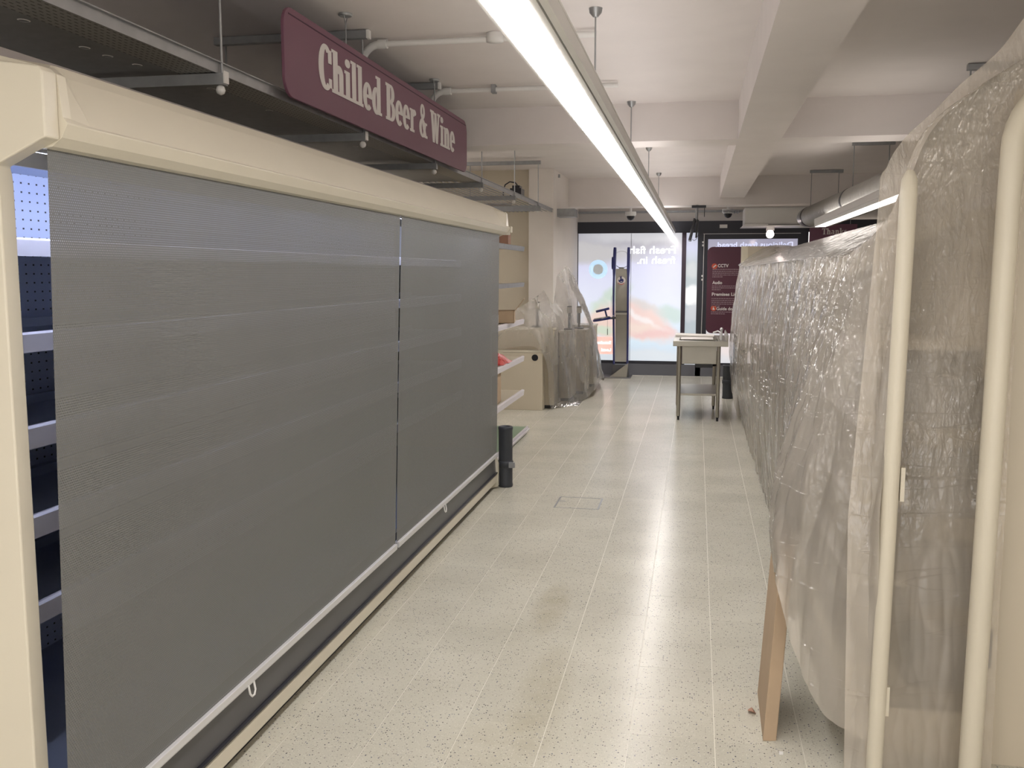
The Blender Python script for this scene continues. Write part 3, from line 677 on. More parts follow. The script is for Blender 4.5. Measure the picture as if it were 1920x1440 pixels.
# short lower crosspieces at the far end
part(B().tube([(-2.3, 9.2, 2.345), (-1.78, 9.2, 2.345)], .014, 8), 'cross_tube', 'galv', ct)
part(B().box(-2.3, -1.70, 10.4, 10.45, 2.36, 2.41), 'cross_channel', 'galvd', ct)
part(B().box(-1.9, -1.55, 12.2, 12.5, 2.40, 2.50), 'cross_channel', 'galvd', ct)
rg = B()
for x, y in ((-2.02, 2.65), (-2.06, 3.0), (-2.06, 3.13), (-2.04, 3.28), (-2.0, 3.75), (-2.0, 4.3), (-1.95, 2.15), (-2.05, 5.6), (-1.96, 6.1)):
    for k in range(16):
        a0, a1 = 2 * math.pi * k / 16, 2 * math.pi * (k + 1) / 16
        rg.add([(x + .017 * math.cos(a0), y + .022 * math.sin(a0), 2.449), (x + .017 * math.cos(a1), y + .022 * math.sin(a1), 2.449), (x + .013 * math.cos(a1), y + .018 * math.sin(a1), 2.447), (x + .013 * math.cos(a0), y + .018 * math.sin(a0), 2.447)], [(0, 1, 2, 3)])
part(rg, 'grommet_rings', 'white', ct, kind='stuff')
part(B().box(-1.95, -1.83, 9.95, 10.15, 2.48, 2.57).box(-1.93, -1.85, 9.97, 10.12, 2.57, 2.60), 'junction_block', 'black', ct, .004)
part(B().tube([(-1.87, 10.0, 2.59), (-1.90, 10.0, 2.63), (-1.96, 10.0, 2.64), (-2.01, 10.0, 2.61), (-2.03, 10.0, 2.55), (-2.03, 10.0, 2.46)], .007, 8), 'loop_cable', 'black', ct)

# conduits on the ceiling
def conduit(y, x0, drop, x1, label, box):
    t = thing('conduit', (x0, y, ZC - .03), label, 'conduit')
    pts = [(x0 - .0, y, ZC - .03 - drop)]
    for k in range(8):
        a = R(180 - 90 * k / 7); pts.append((x0 + .11 + .11 * math.cos(a), y, ZC - .14 + .11 * math.sin(a)))
    part(B().tube(pts, .022, 12), 'elbow', 'white', t)
    part(B().tube([(x0 + .11, y, ZC - .03), (x1, y, ZC - .03)], .016, 10), 'pipe', 'white', t)
    part(B().tube([(x0 + .10, y, ZC - .03), (x0 + .15, y, ZC - .03)], .026, 12), 'coupling', 'white', t)
    if box == 'round': part(B().lathe((-1.10, y, ZC - .001), [(.045, 0), (.05, -.02), (.047, -.045), (.002, -.05)], 20), 'junction_box', 'white', t)
    else: part(B().box(-1.42, -1.39, y - .03, y + .03, ZC - .055, ZC - .0), 'pipe_clip', 'galvd', t)
    part(B().tube([(x0, y, ZC - .03 - drop), (x0, y, 2.47)], .018, 10), 'drop_pipe', 'white', t)
conduit(5.2, -1.86, .22, -.55, 'white conduit with a bend and round box above the sign', 'round')
conduit(6.6, -1.86, .22, -.55, 'white conduit with a metal clip crossing the ceiling near the beam', 'clip')

# ================================================================ CHILLED BEER & WINE SIGN
sg = thing('hanging_sign', (-1.74, 5.5, 2.44), 'long maroon Chilled Beer & Wine sign above the chiller', 'sign')
SY0, SY1, SZ0, SZ1 = 3.905, 7.18, 2.444, 2.822
part(B().prism(rrect(SY0, SY1, SZ0, SZ1, .085, 8), 'X', -1.754, -1.74), 'sign_board', 'maroon', sg, .002)
part(B().prism([(SY0 + .05, SZ1 - .028), (SY1 - .03, SZ1 - .028), (SY1 - .03, SZ1 - .033), (SY0 + .05, SZ1 - .033)], 'X', -1.7399, -1.7385), 'seam_line', mat('seam', (.06, .02, .04), .6), sg)
for ps in slab_text('Chilled Beer & Wine', 6.80 - 4.283, .192):
    b = B()
    for k, q in enumerate(ps):
        for e in (-.0055, 0, .0055): b.prism([(px + 4.283 + e, py * 1.05 + 2.550) for px, py in q], 'X', -1.7395, -1.7375 + (k % 40) * .00002 + e * .01)
    if ps: part(b, 'letter', 'letter', sg)
for y in (4.68, 6.33):
    wr = part(B().tube([(-1.754, y, SZ1), (-1.754, y, ZC - .05)], .003, 6).tube([(-1.754, y, ZC - .05), (-1.754, y - .025, ZC - .01)], .003, 6).tube([(-1.754, y, ZC - .05), (-1.754, y + .025, ZC - .01)], .003, 6), 'hanging_wire', 'galv', sg)
    part(B().lathe((-1.754, y, ZC), [(.034, 0), (.036, -.008), (.03, -.014)], 18), 'ceiling_disc', 'galv', wr)

# ================================================================ FAR LEFT SHELVING
gs = thing('shelving_bay', (-2.0, 8.7, 0), 'cream gondola shelving bay just past the chiller', 'shelving')
part(B().box(-2.35, -2.32, 7.4, 9.72, 0, 2.2), 'back_panel', 'cream2', gs)
part(B().box(-2.32, -1.73, 7.4, 9.75, .0, .075), 'base_shelf', 'green', gs)
part(B().box(-1.728, -1.715, 7.4, 9.76, .02, .082).box(-1.708, -1.70, 7.4, 9.76, .045, .06), 'base_rail', 'rail', gs)
SHZ = ((1.955, .05, 'galvd'), (1.59, .045, 'galv'), (1.215, .05, 'rail'), (.835, .055, 'rail'), (.485, .06, 'rail'))
for z, h_, mm in SHZ:
    s_ = part(B().box(-2.32, -1.76, 7.4, 9.62, z - .03, z - .008), 'shelf', 'cream2', gs)
    part(B().prism([(-1.76, z - h_), (-1.742, z - h_), (-1.735, z - .005), (-1.748, z), (-1.76, z)], 'Y', 7.4, 9.64), 'price_rail', mm, s_)
part(B().box(-2.33, -2.29, 9.68, 9.72, 0, 2.2), 'upright', 'upslot', gs)
def crate(name, x0, x1, y0, y1, z0, z1, m, label, cat, rot=0, tilt=0, flap=False):
    cx, cy = (x0 + x1) / 2, (y0 + y1) / 2
    t = thing(name, (cx, cy, z0), label, cat)
    dx, dy, h_ = (x1 - x0) / 2, (y1 - y0) / 2, z1 - z0
    bb = B().box(-dx, dx, -dy, dy, 0, .006)
    for a in ((-dx, -dx + .006, -dy, dy), (dx - .006, dx, -dy, dy), (-dx, dx, -dy, -dy + .006), (-dx, dx, dy - .006, dy)): bb.box(a[0], a[1], a[2], a[3], 0, h_)
    o = bb.make('carton', m); o.parent = t
    if flap:
        f = B().prism([(0, 0), (.006, 0), (.10, .12), (.094, .124)], 'Y', -dy, dy).make('flap', m); f.parent = t; f.location = (dx - .006, 0, h_ - .01)
        f = B().prism([(0, 0), (-.006, 0), (-.10, .03), (-.094, .04)], 'Y', -dy, dy).make('flap', m); f.parent = t; f.location = (-dx + .006, 0, h_ - .01)
    else:
        f = B().box(-dx, dx, -dy, dy, h_, h_ + .004).make('lid', m); f.parent = t
        f = B().box(-.02, .02, -dy, dy, h_ + .0042, h_ + .005).make('tape', 'paper'); f.parent = t
    t.rotation_euler = (tilt, 0, rot); return t
crate('cardboard_box', -2.02, -1.70, 8.75, 9.05, 1.216, 1.33, 'card', 'open cardboard box with raised flap on the middle shelf past the chiller', 'box', .15, 0, True)
crate('cardboard_box', -1.98, -1.78, 8.4, 8.68, .486, .77, 'card', 'plain cardboard box on the lowest shelf past the chiller', 'box', .05)
crate('cardboard_box', -2.05, -1.78, 8.2, 8.55, 1.216, 1.30, 'paper', 'low white box left of the open cardboard box', 'box')
crate('board_offcut', -2.15, -1.80, 9.0, 9.3, 1.956, 2.10, 'brown', 'brown box on the top shelf past the chiller', 'box', .1)
rb = B(); rng = random.Random(3)
nr = 9
rows = [[(-2.0 + .26 * i / nr + rng.uniform(-.01, .01), 8.55 + .45 * j / nr + rng.uniform(-.01, .01), .838 + .085 * math.sin(math.pi * i / nr) * math.sin(math.pi * j / nr) + rng.uniform(0, .03) * (0 < i < nr and 0 < j < nr)) for j in range(nr + 1)] for i in range(nr + 1)]
o = B().grid(rows, False).make('paper_bag', 'red'); tag(o, 'crumpled red wrapper on the second lowest shelf', 'bag')
rows = [[(-2.0 + .2 * i / nr + rng.uniform(-.01, .01), 8.2 + .3 * j / nr + rng.uniform(-.01, .01), .838 + .08 * math.sin(math.pi * i / nr) * math.sin(math.pi * j / nr) + rng.uniform(0, .03) * (0 < i < nr and 0 < j < nr)) for j in range(nr + 1)] for i in range(nr + 1)]
o = B().grid(rows, False).make('paper_bag', 'card'); tag(o, 'crumpled brown paper bag beside the red wrapper', 'bag')

# ================================================================ WRAPPED COUNTERS
def cabinet(x0, x1, y0, y1, z1, label, hole=False, mm='cream2', top=True):
    t = thing('counter_unit', ((x0 + x1) / 2, (y0 + y1) / 2, 0), label, 'counter', 'wrapped till counters')
    part(B().box(x0, x1, y0, y1, .04 if not hole else .0, z1 - .03), 'carcass', mm, t, .004)
    part(B().box(x0 - .01, x1 + .012, y0 - .0, y1 + .0, z1 - .028, z1), 'worktop', 'cream', t, .004)
    if not hole: part(B().box(x0 + .02, x1 - .03, y0 + .02, y1 - .02, 0, .04), 'plinth', 'kick', t)
    if hole: part(B().lathe((x1 - .095, y0 - .006, .652), [(.04, 0), (.04, .005)], 28, 'Y'), 'cable_port', 'black', t)
    return t
cabinet(-2.40, -1.835, 11.45, 11.62, .742, 'low cream counter end with a round black cable hole', True)
cabinet(-2.40, -1.72, 11.64, 11.89, 1.01, 'tall cream counter block under the nearest plastic sheet')
cabinet(-1.76, -1.60, 12.35, 12.9, .93, 'narrow cream till counter wrapped in plastic by the pier')
cabinet(-1.76, -1.50, 13.1, 13.6, .90, 'second cream till counter wrapped in plastic')
cabinet(-1.90, -1.48, 14.0, 14.5, .92, 'farthest cream till counter wrapped in plastic by the window')
for i, (x, y, z, lb) in enumerate(((-1.95, 11.75, 1.012, 'till screen under plastic on the tall counter'), (-1.66, 12.6, .932, 'till screen under plastic on the narrow counter'), (-1.62, 13.35, .902, 'till screen under plastic on the second till counter'))):
    t = thing('till_screen', (x, y, z), lb, 'till screen', 'till screens under plastic')
    part(B().box(x - .06, x + .06, y - .08, y + .08, z, z + .02), 'foot', 'black', t)
    part(B().tube([(x, y, z + .02), (x, y + .02, z + .26)], .018, 8), 'stem', 'greymet', t)
    part(B().box(x - .035, x + .035, y - .01, y + .02, z + .22, z + .32), 'screen', mat('till_cream%d' % i, (.45, .42, .34), .4), t, .006)
    part(B().box(x - .03, x + .03, y - .012, y + .0, z + .30, z + .315), 'card_reader', 'black', t)

def smooth_rows(ctrl, nu, nv):
    """ctrl: list of columns, each a list of points (same count). Catmull-Rom both ways."""
    def cr(p, t):
        k = min(int(t), len(p) - 2); f = t - k
        a, b_, c_, d = p[max(k - 1, 0)], p[k], p[k + 1], p[min(k + 2, len(p) - 1)]
        return .5 * ((2 * b_) + (c_ - a) * f + (2 * a - 5 * b_ + 4 * c_ - d) * f * f + (3 * b_ - a - 3 * c_ + d) * f ** 3)
    C_ = [[Vector(q) for q in c] for c in ctrl]
    cols = [[cr(c, j / nv * (len(c) - 1)) for j in range(nv + 1)] for c in C_]
    out = []
    for i in range(nu + 1):
        t = i / nu * (len(cols) - 1)
        out.append([cr([c[j] for c in cols], t) for j in range(nv + 1)])
    return out
def sheet(ctrl, nu, nv, disp, name, m, label, seed=0, pleat=None):
    rows = smooth_rows(ctrl, nu, nv)
    res = []
    for i in range(len(rows)):
        rr = []
        for j in range(len(rows[0])):
            p = rows[i][j]
            a = rows[min(i + 1, nu)][j] - rows[max(i - 1, 0)][j]; b_ = rows[i][min(j + 1, nv)] - rows[i][max(j - 1, 0)]
            nn = a.cross(b_); nn = nn.normalized() if nn.length > 1e-9 else Vector((1, 0, 0))
            s = i / nu; v = j / nv
            d = 0
            d += disp * 1.2 * noise.noise(Vector((p.y * 2.2, p.x * 2.2 + seed, p.z * .8)))
            q = Vector((p.y * 9 + p.z * 1.0, p.x * 9 + seed * 3, p.z * 1.3)); d += disp * .75 * (1 - 2.4 * abs(noise.noise(q)))
            q = Vector((p.y * 24 + p.z * 3.5, p.x * 24 + seed, p.z * 3.0)); d += disp * .28 * (1 - 2.4 * abs(noise.noise(q)))
            if pleat: d *= pleat(s, v)
            rr.append(p + nn * d)
        res.append(rr)
    o = B().grid(res).make(name, m, fix=False)
    tag(o, label, 'plastic sheet')
    return o
# tented sheet over the tills
ctrl = [
 [(-2.40, 11.42, 1.12), (-2.40, 11.40, 1.0), (-2.40, 11.40, .86), (-2.40, 11.41, .75)],
 [(-1.96, 11.60, 1.385), (-1.90, 11.45, 1.06), (-1.86, 11.42, .92), (-1.85, 11.42, .74)],
 [(-1.955, 11.62, 1.38), (-1.76, 11.60, 1.0), (-1.72, 11.62, .5), (-1.74, 11.56, .03)],
 [(-1.90, 11.85, 1.46), (-1.68, 11.8, 1.0), (-1.64, 11.85, .5), (-1.62, 11.8, .01)],
 [(-1.76, 12.3, 1.68), (-1.58, 12.2, 1.05), (-1.57, 12.2, .5), (-1.47, 12.3, .01)],
 [(-1.695, 12.5, 1.775), (-1.60, 12.5, 1.35), (-1.47, 12.6, .7), (-1.38, 12.7, .03)],
 [(-1.67, 12.6, 1.77), (-1.53, 12.8, 1.42), (-1.37, 13.0, .9), (-1.27, 13.1, .22)],
 [(-1.70, 12.9, 1.70), (-1.58, 13.3, 1.3), (-1.42, 13.6, .8), (-1.30, 13.9, .12)],
 [(-1.75, 13.2, 1.55), (-1.65, 14.0, 1.2), (-1.50, 14.6, .8), (-1.45, 14.65, .05)]]
sheet(ctrl, 150, 50, .022, 'plastic_sheet', 'filmfar', 'clear plastic dust sheet tented over the till counters', 5)
o = B().tube([(-2.2, 11.3, .90), (-2.05, 11.4, 1.14), (-1.9, 11.7, 1.40), (-1.75, 12.2, 1.66)], .005, 6)
# loose sheet crumple on the floor
rows = []
for i in range(19):
    rows.append([(-1.78 + .34 * i / 18, 11.55 + .45 * j / 14 + .3 * (i / 18), .012 + .05 * abs(noise.noise(Vector((i * .45, j * .5, 2)))) * math.sin(math.pi * (i + .5) / 19)) for j in range(15)])
tag(B().grid(rows, False).make('plastic_sheet', 'filmfar', fix=False), 'crumpled end of plastic sheet on the floor by the till counters', 'plastic sheet')

# ================================================================ TALL BLUE-EDGED STAND
ls = thing('playstation_stand', (-1.18, 15.4, 0), 'tall narrow steel stand with navy side rails and a round hand emblem', 'stand')
ls.name = 'lottery_stand'
YL = 15.40
def scurve(z):   # depth profile of the stand
    return YL + .05 * math.sin(z * 3.1) - .04 * (z > 1.7) * (z - 1.7)
for x in (-1.296, -1.078):
    pts = [];
    b = B(); zs = [.21 + (2.09 - .21) * k / 40 for k in range(41)]
    vs = []; fs = []
    for z in zs:
        y = scurve(z); wd = (.02 if z < 1.62 else .02 + .012 * min(1, (z - 1.62) / .12)); dd = .06
        if z > 2.06: wd *= .8
        xo = -.012 * math.sin((z - .2) * 1.6) if x < -1.2 else .0
        vs += [(x - wd / 1.4 + xo, y - dd, z), (x + wd / 1.4 + xo, y - dd, z), (x + wd / 1.4 + xo, y + dd, z), (x - wd / 1.4 + xo, y + dd, z)]
    for k in range(40):
        for q in range(4): fs.append((k * 4 + q, k * 4 + (q + 1) % 4, k * 4 + 4 + (q + 1) % 4, k * 4 + 4 + q))
    fs += [(3, 2, 1, 0), (160, 161, 162, 163)]
    b.add(vs, fs); part(b, 'side_rail', 'blue', ls, .004)
rows = [[(-1.28 + .19 * j / 4, scurve(.25 + 1.5 * i / 60) - .02, .25 + 1.5 * i / 60) for j in range(5)] for i in range(61)]
part(B().grid(rows), 'steel_sheet', 'steel', ls)
part(B().box(-1.28, -1.09, YL - .10, YL - .02, 1.02, 1.045), 'ledge', 'steel', ls)
part(B().box(-1.28, -1.09, YL - .03, YL - .02, 1.045, 1.19), 'dark_band', 'greymet', ls)
# clear head with glass ring
hd = B()
for k in range(24):
    a0, a1 = R(0 + 180 * k / 24), R(180 * (k + 1) / 24)
    hd.tube([(-1.187 + .082 * math.cos(a0), YL - .03, 1.98 + .05 * math.sin(a0)), (-1.187 + .082 * math.cos(a1), YL - .03, 1.98 + .05 * math.sin(a1))], .003, 5, False)
part(hd, 'top_arch', 'alu', ls)
part(B().tube([(-1.27, YL - .04, 1.80), (-1.23, YL - .05, 1.77), (-1.14, YL - .05, 1.77), (-1.105, YL - .04, 1.79)], .006, 6).box(-1.23, -1.15, YL - .04, YL - .02, 1.715, 1.765), 'clip_rail', 'galvd', ls)
em = part(B().lathe((-1.187, scurve(1.56) - .045, 1.56), [(.068, 0), (.068, .003)], 32, 'Y'), 'emblem_disc', 'paper', ls)
ye = scurve(1.56) - .048
hand = B().prism([(-1.237, 1.585), (-1.225, 1.548), (-1.195, 1.525), (-1.165, 1.53), (-1.148, 1.555), (-1.15, 1.58), (-1.163, 1.592), (-1.178, 1.588), (-1.182, 1.61), (-1.176, 1.632), (-1.188, 1.634), (-1.194, 1.618), (-1.202, 1.634), (-1.212, 1.63), (-1.200, 1.600), (-1.206, 1.576), (-1.222, 1.570)], 'Y', ye - .002, ye)
part(hand, 'hand_emblem', 'blue', em)
sm = B()
for k in range(14):
    a0, a1 = R(215 + 110 * k / 14), R(215 + 110 * (k + 1) / 14)
    sm.prism([(-1.187 + .064 * math.cos(a0), 1.56 + .064 * math.sin(a0)), (-1.187 + .064 * math.cos(a1), 1.56 + .064 * math.sin(a1)), (-1.187 + .054 * math.cos(a1), 1.56 + .054 * math.sin(a1)), (-1.187 + .054 * math.cos(a0), 1.56 + .054 * math.sin(a0))], 'Y', ye - .002, ye)
part(sm, 'red_arc', 'red', em)
part(B().prism([(-1.20, 1.548), (-1.17, 1.55), (-1.172, 1.54), (-1.197, 1.538)], 'Y', ye - .004, ye - .002), 'smile', 'paper', em)
part(B().lathe((-1.335, YL - .02, 1.84), [(.10, -.008), (.10, .008)], 28, 'X'), 'side_disc', 'blue', ls)
part(B().tube([(-1.33, YL - .02, 1.84), (-1.29, YL - .02, 1.82)], .01, 6), 'disc_arm', 'black', ls)
def oval(cx, cy, z, rx, ry, tilt, name, m):
    o = B().lathe((0, 0, 0), [(rx, -.018), (rx * 1.02, 0), (rx, .018)], 32, 'Z', ry / rx)
    ob = part(o, name, m, ls); ob.location = Vector((cx, cy, z)) - Vector(ls.location); ob.rotation_euler = (0, tilt, 0); return ob
oval(-1.49, YL - .08, .94, .145, .14, R(-10), 'writing_ledge', 'blue')
oval(-1.49, YL - .08, .955, .13, .125, R(-10), 'ledge_inlay', 'steel')
oval(-1.48, YL - .08, 1.09, .11, .10, R(-14), 'top_ledge', 'blue')
part(B().tube([(-1.44, YL - .06, 1.08), (-1.41, YL - .06, .97)], .014, 8), 'ledge_arm', 'blue', ls)
part(B().tube([(-1.40, YL - .06, .955), (-1.27, YL - .04, .965)], .018, 8), 'support_arm', 'greymet', ls)
rk = B()
for k in range(7): rk.box(-1.345, -1.30, YL - .06, YL - .05, 1.0 + k * .05, 1.006 + k * .05)
rk.box(-1.346, -1.342, YL - .06, YL - .05, .98, 1.33).box(-1.304, -1.30, YL - .06, YL - .05, .98, 1.33)
part(rk, 'ticket_rack', 'alu', ls)
part(B().tube([(-1.40, YL - .08, 1.0), (-1.398, YL - .08, .79)], .002, 5).tube([(-1.398, YL - .08, .79), (-1.397, YL - .08, .69)], .006, 6), 'pen_on_cord', 'black', ls)
part(B().box(-1.69, -1.01, YL - .22, YL + .25, 0, .018), 'base_plate', mat('base_steel', (.35, .35, .36), .25, .8), ls, .003)
part(B().prism([(-1.30, .21), (-1.07, .21), (-1.04, .02), (-1.34, .02)], 'Y', YL - .03, YL + .03), 'foot_post', 'greymet', ls)
part(B().prism([(-1.05, .25), (-1.075, .02), (-1.35, .02)], 'Y', YL - .16, YL - .15), 'gusset', 'steel', ls)

# ================================================================ SINK TABLE
sk = thing('sink_table', (.05, 11.5, 0), 'freestanding stainless steel sink table in the aisle', 'sink')
sk.rotation_euler = (0, 0, 0)
sx0, sx1, sy0, sy1 = -.25, .365, 10.93, 12.03
rim = B()
rim.box(sx0, sx1, sy0, sy0 + .10, .858, .918).box(sx0, sx1, sy1 - .08, sy1, .858, .918).box(sx0, sx0 + .07, sy0 + .10, sy1 - .08, .858, .918).box(sx1 - .11, sx1, sy0 + .10, sy1 - .08, .858, .918)
part(rim, 'top_rim', 'steel', sk, .003)
part(B().box(sx0 + .07, sx1 - .11, 11.50, sy1 - .08, .90, .912), 'drainer', 'steel', sk)
part(B().prism([(sx1 - .02, .918), (sx1, .918), (sx1, .985), (sx1 - .014, .985)], 'Y', sy0, sy1), 'upstand', 'steel', sk, .002)
bw = B(); bw.box(-.15, .24, 11.03, 11.035, .655, .90).box(-.15, .24, 11.495, 11.50, .655, .90).box(-.15, -.145, 11.03, 11.5, .655, .90).box(.235, .24, 11.03, 11.5, .655, .90).box(-.15, .24, 11.03, 11.5, .65, .655)
part(bw, 'bowl', 'steel', sk, .004)
for x, y in ((-.178, 11.02), (.262, 10.99), (.235, 11.97), (-.205, 11.97)):
    lg = part(B().tube([(x, y, .045), (x, y, .87)], .0215, 14), 'leg', 'steel', sk)
    part(B().lathe((x, y, 0), [(.013, 0), (.013, .035), (.017, .04), (.017, .052)], 12), 'foot', 'black', lg)
part(B().box(-.18, .262, 11.02, 11.97, .285, .31), 'undershelf', 'steel', sk, .003)
part(B().box(.005, .2, 11.12, 11.3, .60, .65).tube([(.06, 11.2, .62), (.06, 11.2, .60), (.16, 11.2, .615), (.24, 11.15, .63), (.255, 11.1, .70), (.25, 11.08, .80)], .014, 8), 'waste_pipe', 'black', sk)
part(B().tube([(.29, 11.15, .918), (.29, 11.15, 1.03)], .013, 10).tube([(.29, 11.15, 1.0), (.25, 11.18, 1.02), (.20, 11.22, 1.0)], .009, 8).lathe((.29, 11.15, 1.03), [(.017, 0), (.02, .012), (.012, .03), (.003, .034)], 14), 'tap', 'alu', sk)
part(B().tube([(.285, 11.35, .918), (.285, 11.35, .985)], .012, 10), 'tap', 'alu', sk)
tag(B().prism([(-.235, .920), (.20, .920), (.22, .932), (-.24, .945)], 'Y', 11.62, 11.98).make('cardboard_sheet', 'paper'), 'flat pale sheet lying across the back of the sink table', 'sheet')
tag(B().box(-.17, .20, 11.1, 11.45, .925, .929).make('cleaning_cloth', 'paper'), 'white paper lying over the sink bowl', 'paper')

# ================================================================ RIGHT-HAND WRAPPED RUN
def bay(y0, y1, label):
    t = thing('wrapped_shelving', (.8, (y0 + y1) / 2, 0), label, 'shelving', 'wrapped shelving bays on the right')
    part(B().box(1.05, 1.09, y0, y1, 0, 1.93), 'back_panel', 'cream2', t)
    part(B().box(.60, 1.05, y0, y1, 0, .16), 'base_plinth', 'cream2', t, .004)
    if y0 > 4: part(B().box(1.0, 1.04, y1 - .05, y1 - .01, .16, 1.9), 'upright', 'upslot', t)
    for z in (.5, .82, 1.14, 1.42):
        s_ = part(B().box(.64, 1.05, y0 + .01, y1 - .01, z - .02, z), 'shelf', 'cream2', t)
        part(B().box(.62, .64, y0 + .01, y1 - .01, z - .045, z + .004), 'price_rail', 'rail', s_)
    part(B().prism([(.56, 1.66), (.575, 1.72), (1.05, 1.955), (1.05, 1.90), (.60, 1.66)], 'Y', y0 if y0 > 4 else 4.15, y1), 'top_canopy', 'cream', t, .006)
    return t
labs = ('nearest wrapped cream shelving bay, beside the tubular end frame', 'wrapped cream shelving bay second from the end frame', 'wrapped cream shelving bay third from the end frame', 'wrapped cream shelving bay fourth from the end frame', 'wrapped cream shelving bay fifth from the end frame', 'wrapped cream shelving bay sixth from the end frame', 'farthest wrapped cream shelving bay opposite the sink table')
yy = 3.78; bays = []
for k, lb in enumerate(labs):
    bays.append((yy, yy + 1.21)); bay(yy, yy + 1.16, lb); yy += 1.162
YEND = yy
t = thing('end_upright', (.55, YEND + .03, 1.7), 'slotted cream end upright at the far corner of the wrapped run', 'upright')
part(B().box(.52, .60, YEND + .01, YEND + .05, 0.0, 2.005), 'post', 'upslot', t)
part(B().box(.60, 1.6, YEND + .015, YEND + .04, 1.6, 2.005), 'header_panel', 'cream2', t)
# things seen dimly through the film
def blob(name, pts, r, m, label, cat):
    o = B().tube(pts, r, 14).make(name, m); tag(o, label, cat); return o
sb = thing('scoop_bin', (.72, 3.75, 1.16), 'dark grey curved bin dimly seen through the near plastic', 'bin')
part(B().lathe((.74, 3.72, 1.145), [(.05, 0), (.12, .03), (.15, .10), (.15, .22), (.11, .24), (.10, .12), (.01, .06)], 24, 'Z', 1.4), 'bowl', mat('bin_grey', (.10, .115, .13), .3), sb)
part(B().tube([(.66, 3.52, 1.37), (.62, 3.7, 1.42), (.66, 3.9, 1.37)], .012, 8), 'handle', 'greymet', sb)
crate('storage_box', .64, .92, 4.0, 4.6, 1.142, 1.36, 'white', 'pale white box on a shelf behind the near plastic', 'box')
crate('storage_box', .66, .84, 6.4, 6.7, 1.422, 1.46, 'greymet', 'dark flat box high behind the plastic halfway along the run', 'box')
for i, (z, h_) in enumerate(((.505, .2), (.825, .22), (1.142, .17), (.162, .2))):
    crate('storage_box', .80, 1.0, 3.5 + .03 * i, 3.66 + .03 * i, z, z + h_, 'greymet', ('dark box on the lowest raised shelf of the near bay', 'dark box on the second shelf of the near bay', 'dark box on the third shelf of the near bay', 'dark box on the base of the near bay')[i], 'box')

# near end frame: two rounded tubular posts and flat end panel
ef = thing('shelving_end', (.9, 3.3, 0), 'cream tubular end frame with two tall posts and a flat end panel', 'stand')
pa = part(B().tube([(.615, 3.17, 0), (.628, 3.17, 1.2), (.638, 3.17, 1.93), (.642, 3.185, 1.975), (.646, 3.20, 2.0)], [.026, .026, .026, .024, .014], 20), 'post', 'cream', ef)
part(B().box(.655, .668, 3.165, 3.185, .96, 1.07), 'slot_clip', 'cream', pa)
part(B().box(.640, .653, 3.165, 3.185, .235, .335), 'slot_clip', 'cream', pa)
pts = [(.925, 3.22, 0), (.941, 3.22, 1.9), (.944, 3.22, 2.064)]
for k in range(1, 9):
    a = R(90 * k / 8); pts.append((1.088 - .144 * math.cos(a), 3.22 + .02 * k / 8, 2.064 + .19 * math.sin(a)))
pts.append((1.5, 3.24, 2.27))
pb = part(B().tube(pts, .034, 20), 'post', 'cream', ef)
part(B().box(.99, 1.9, 3.37, 3.40, 0, 2.27), 'end_panel', 'cream2', ef)
part(B().box(1.0, 1.012, 3.352, 3.37, .35, .48), 'slot_clip', 'greymet', ef)
part(B().box(.63, .97, 3.40, 3.418, 0, .16), 'toe_panel', 'cream2', ef)

# main draped sheet
def colm(y, edge=.5, bulge=0, mid=.46):
    return [(1.06, y, 1.985), (.80, y, 1.87), (.535, y, 1.758), (.505, y, 1.71), (mid, y, 1.25), (mid - .01 - bulge, y, .75), (.495 - bulge * .5, y, .3), (.53, y, .012)]
ctrl = [
 [(1.06, YEND + .03, 2.02), (.80, YEND + .06, 2.0), (.51, YEND + .06, 1.80), (.495, YEND + .06, 1.72), (.43, YEND + .04, 1.25), (.395, YEND - .05, .8), (.42, YEND - .3, .35), (.49, YEND - .5, .012)],
 colm(11.2, .5, .03), colm(10.4, .5, .02), colm(9.5, .5, .02), colm(8.6), colm(7.6, mid=.47), colm(6.6), colm(5.6, mid=.465), colm(4.9, mid=.45),
 [(1.06, 4.35, 1.985), (.80, 4.35, 1.875), (.54, 4.35, 1.765), (.50, 4.33, 1.70), (.42, 4.25, 1.25), (.37, 4.15, .85), (.38, 4.1, .5), (.43, 4.1, .2)],
 [(1.06, 3.90, 1.99), (.80, 3.88, 1.88), (.54, 3.85, 1.765), (.50, 3.8, 1.70), (.40, 3.7, 1.25), (.315, 3.60, .92), (.29, 3.5, .75), (.298, 3.46, .61)],
 [(1.06, 3.70, 2.0), (.80, 3.62, 1.89), (.56, 3.55, 1.78), (.51, 3.48, 1.69), (.42, 3.42, 1.25), (.36, 3.38, .88), (.335, 3.37, .62), (.345, 3.37, .43)],
 [(1.06, 3.52, 2.15), (.83, 3.45, 2.03), (.64, 3.36, 1.90), (.58, 3.34, 1.76), (.49, 3.32, 1.25), (.42, 3.32, .85), (.39, 3.33, .52), (.40, 3.34, .27)],
 [(1.06, 3.42, 2.36), (.84, 3.34, 2.24), (.67, 3.27, 2.085), (.635, 3.26, 1.8), (.57, 3.24, 1.25), (.52, 3.24, .8), (.49, 3.25, .4), (.475, 3.28, .155)],
 [(1.10, 3.32, 2.42), (.86, 3.26, 2.27), (.69, 3.21, 2.10), (.63, 3.19, 1.8), (.61, 3.17, 1.25), (.605, 3.16, .8), (.60, 3.17, .35), (.595, 3.20, .115)]]
def pl(s, v):
    top = min(1, max(.08, (v - .30) * 6)) if v > .0 else .1
    return top * (1.0 if v < .9 else 1.0)
sheet(ctrl, 520, 120, .016, 'plastic_sheet', 'film', 'long crinkled plastic dust sheet draped over the wrapped shelving run', 11, pl)
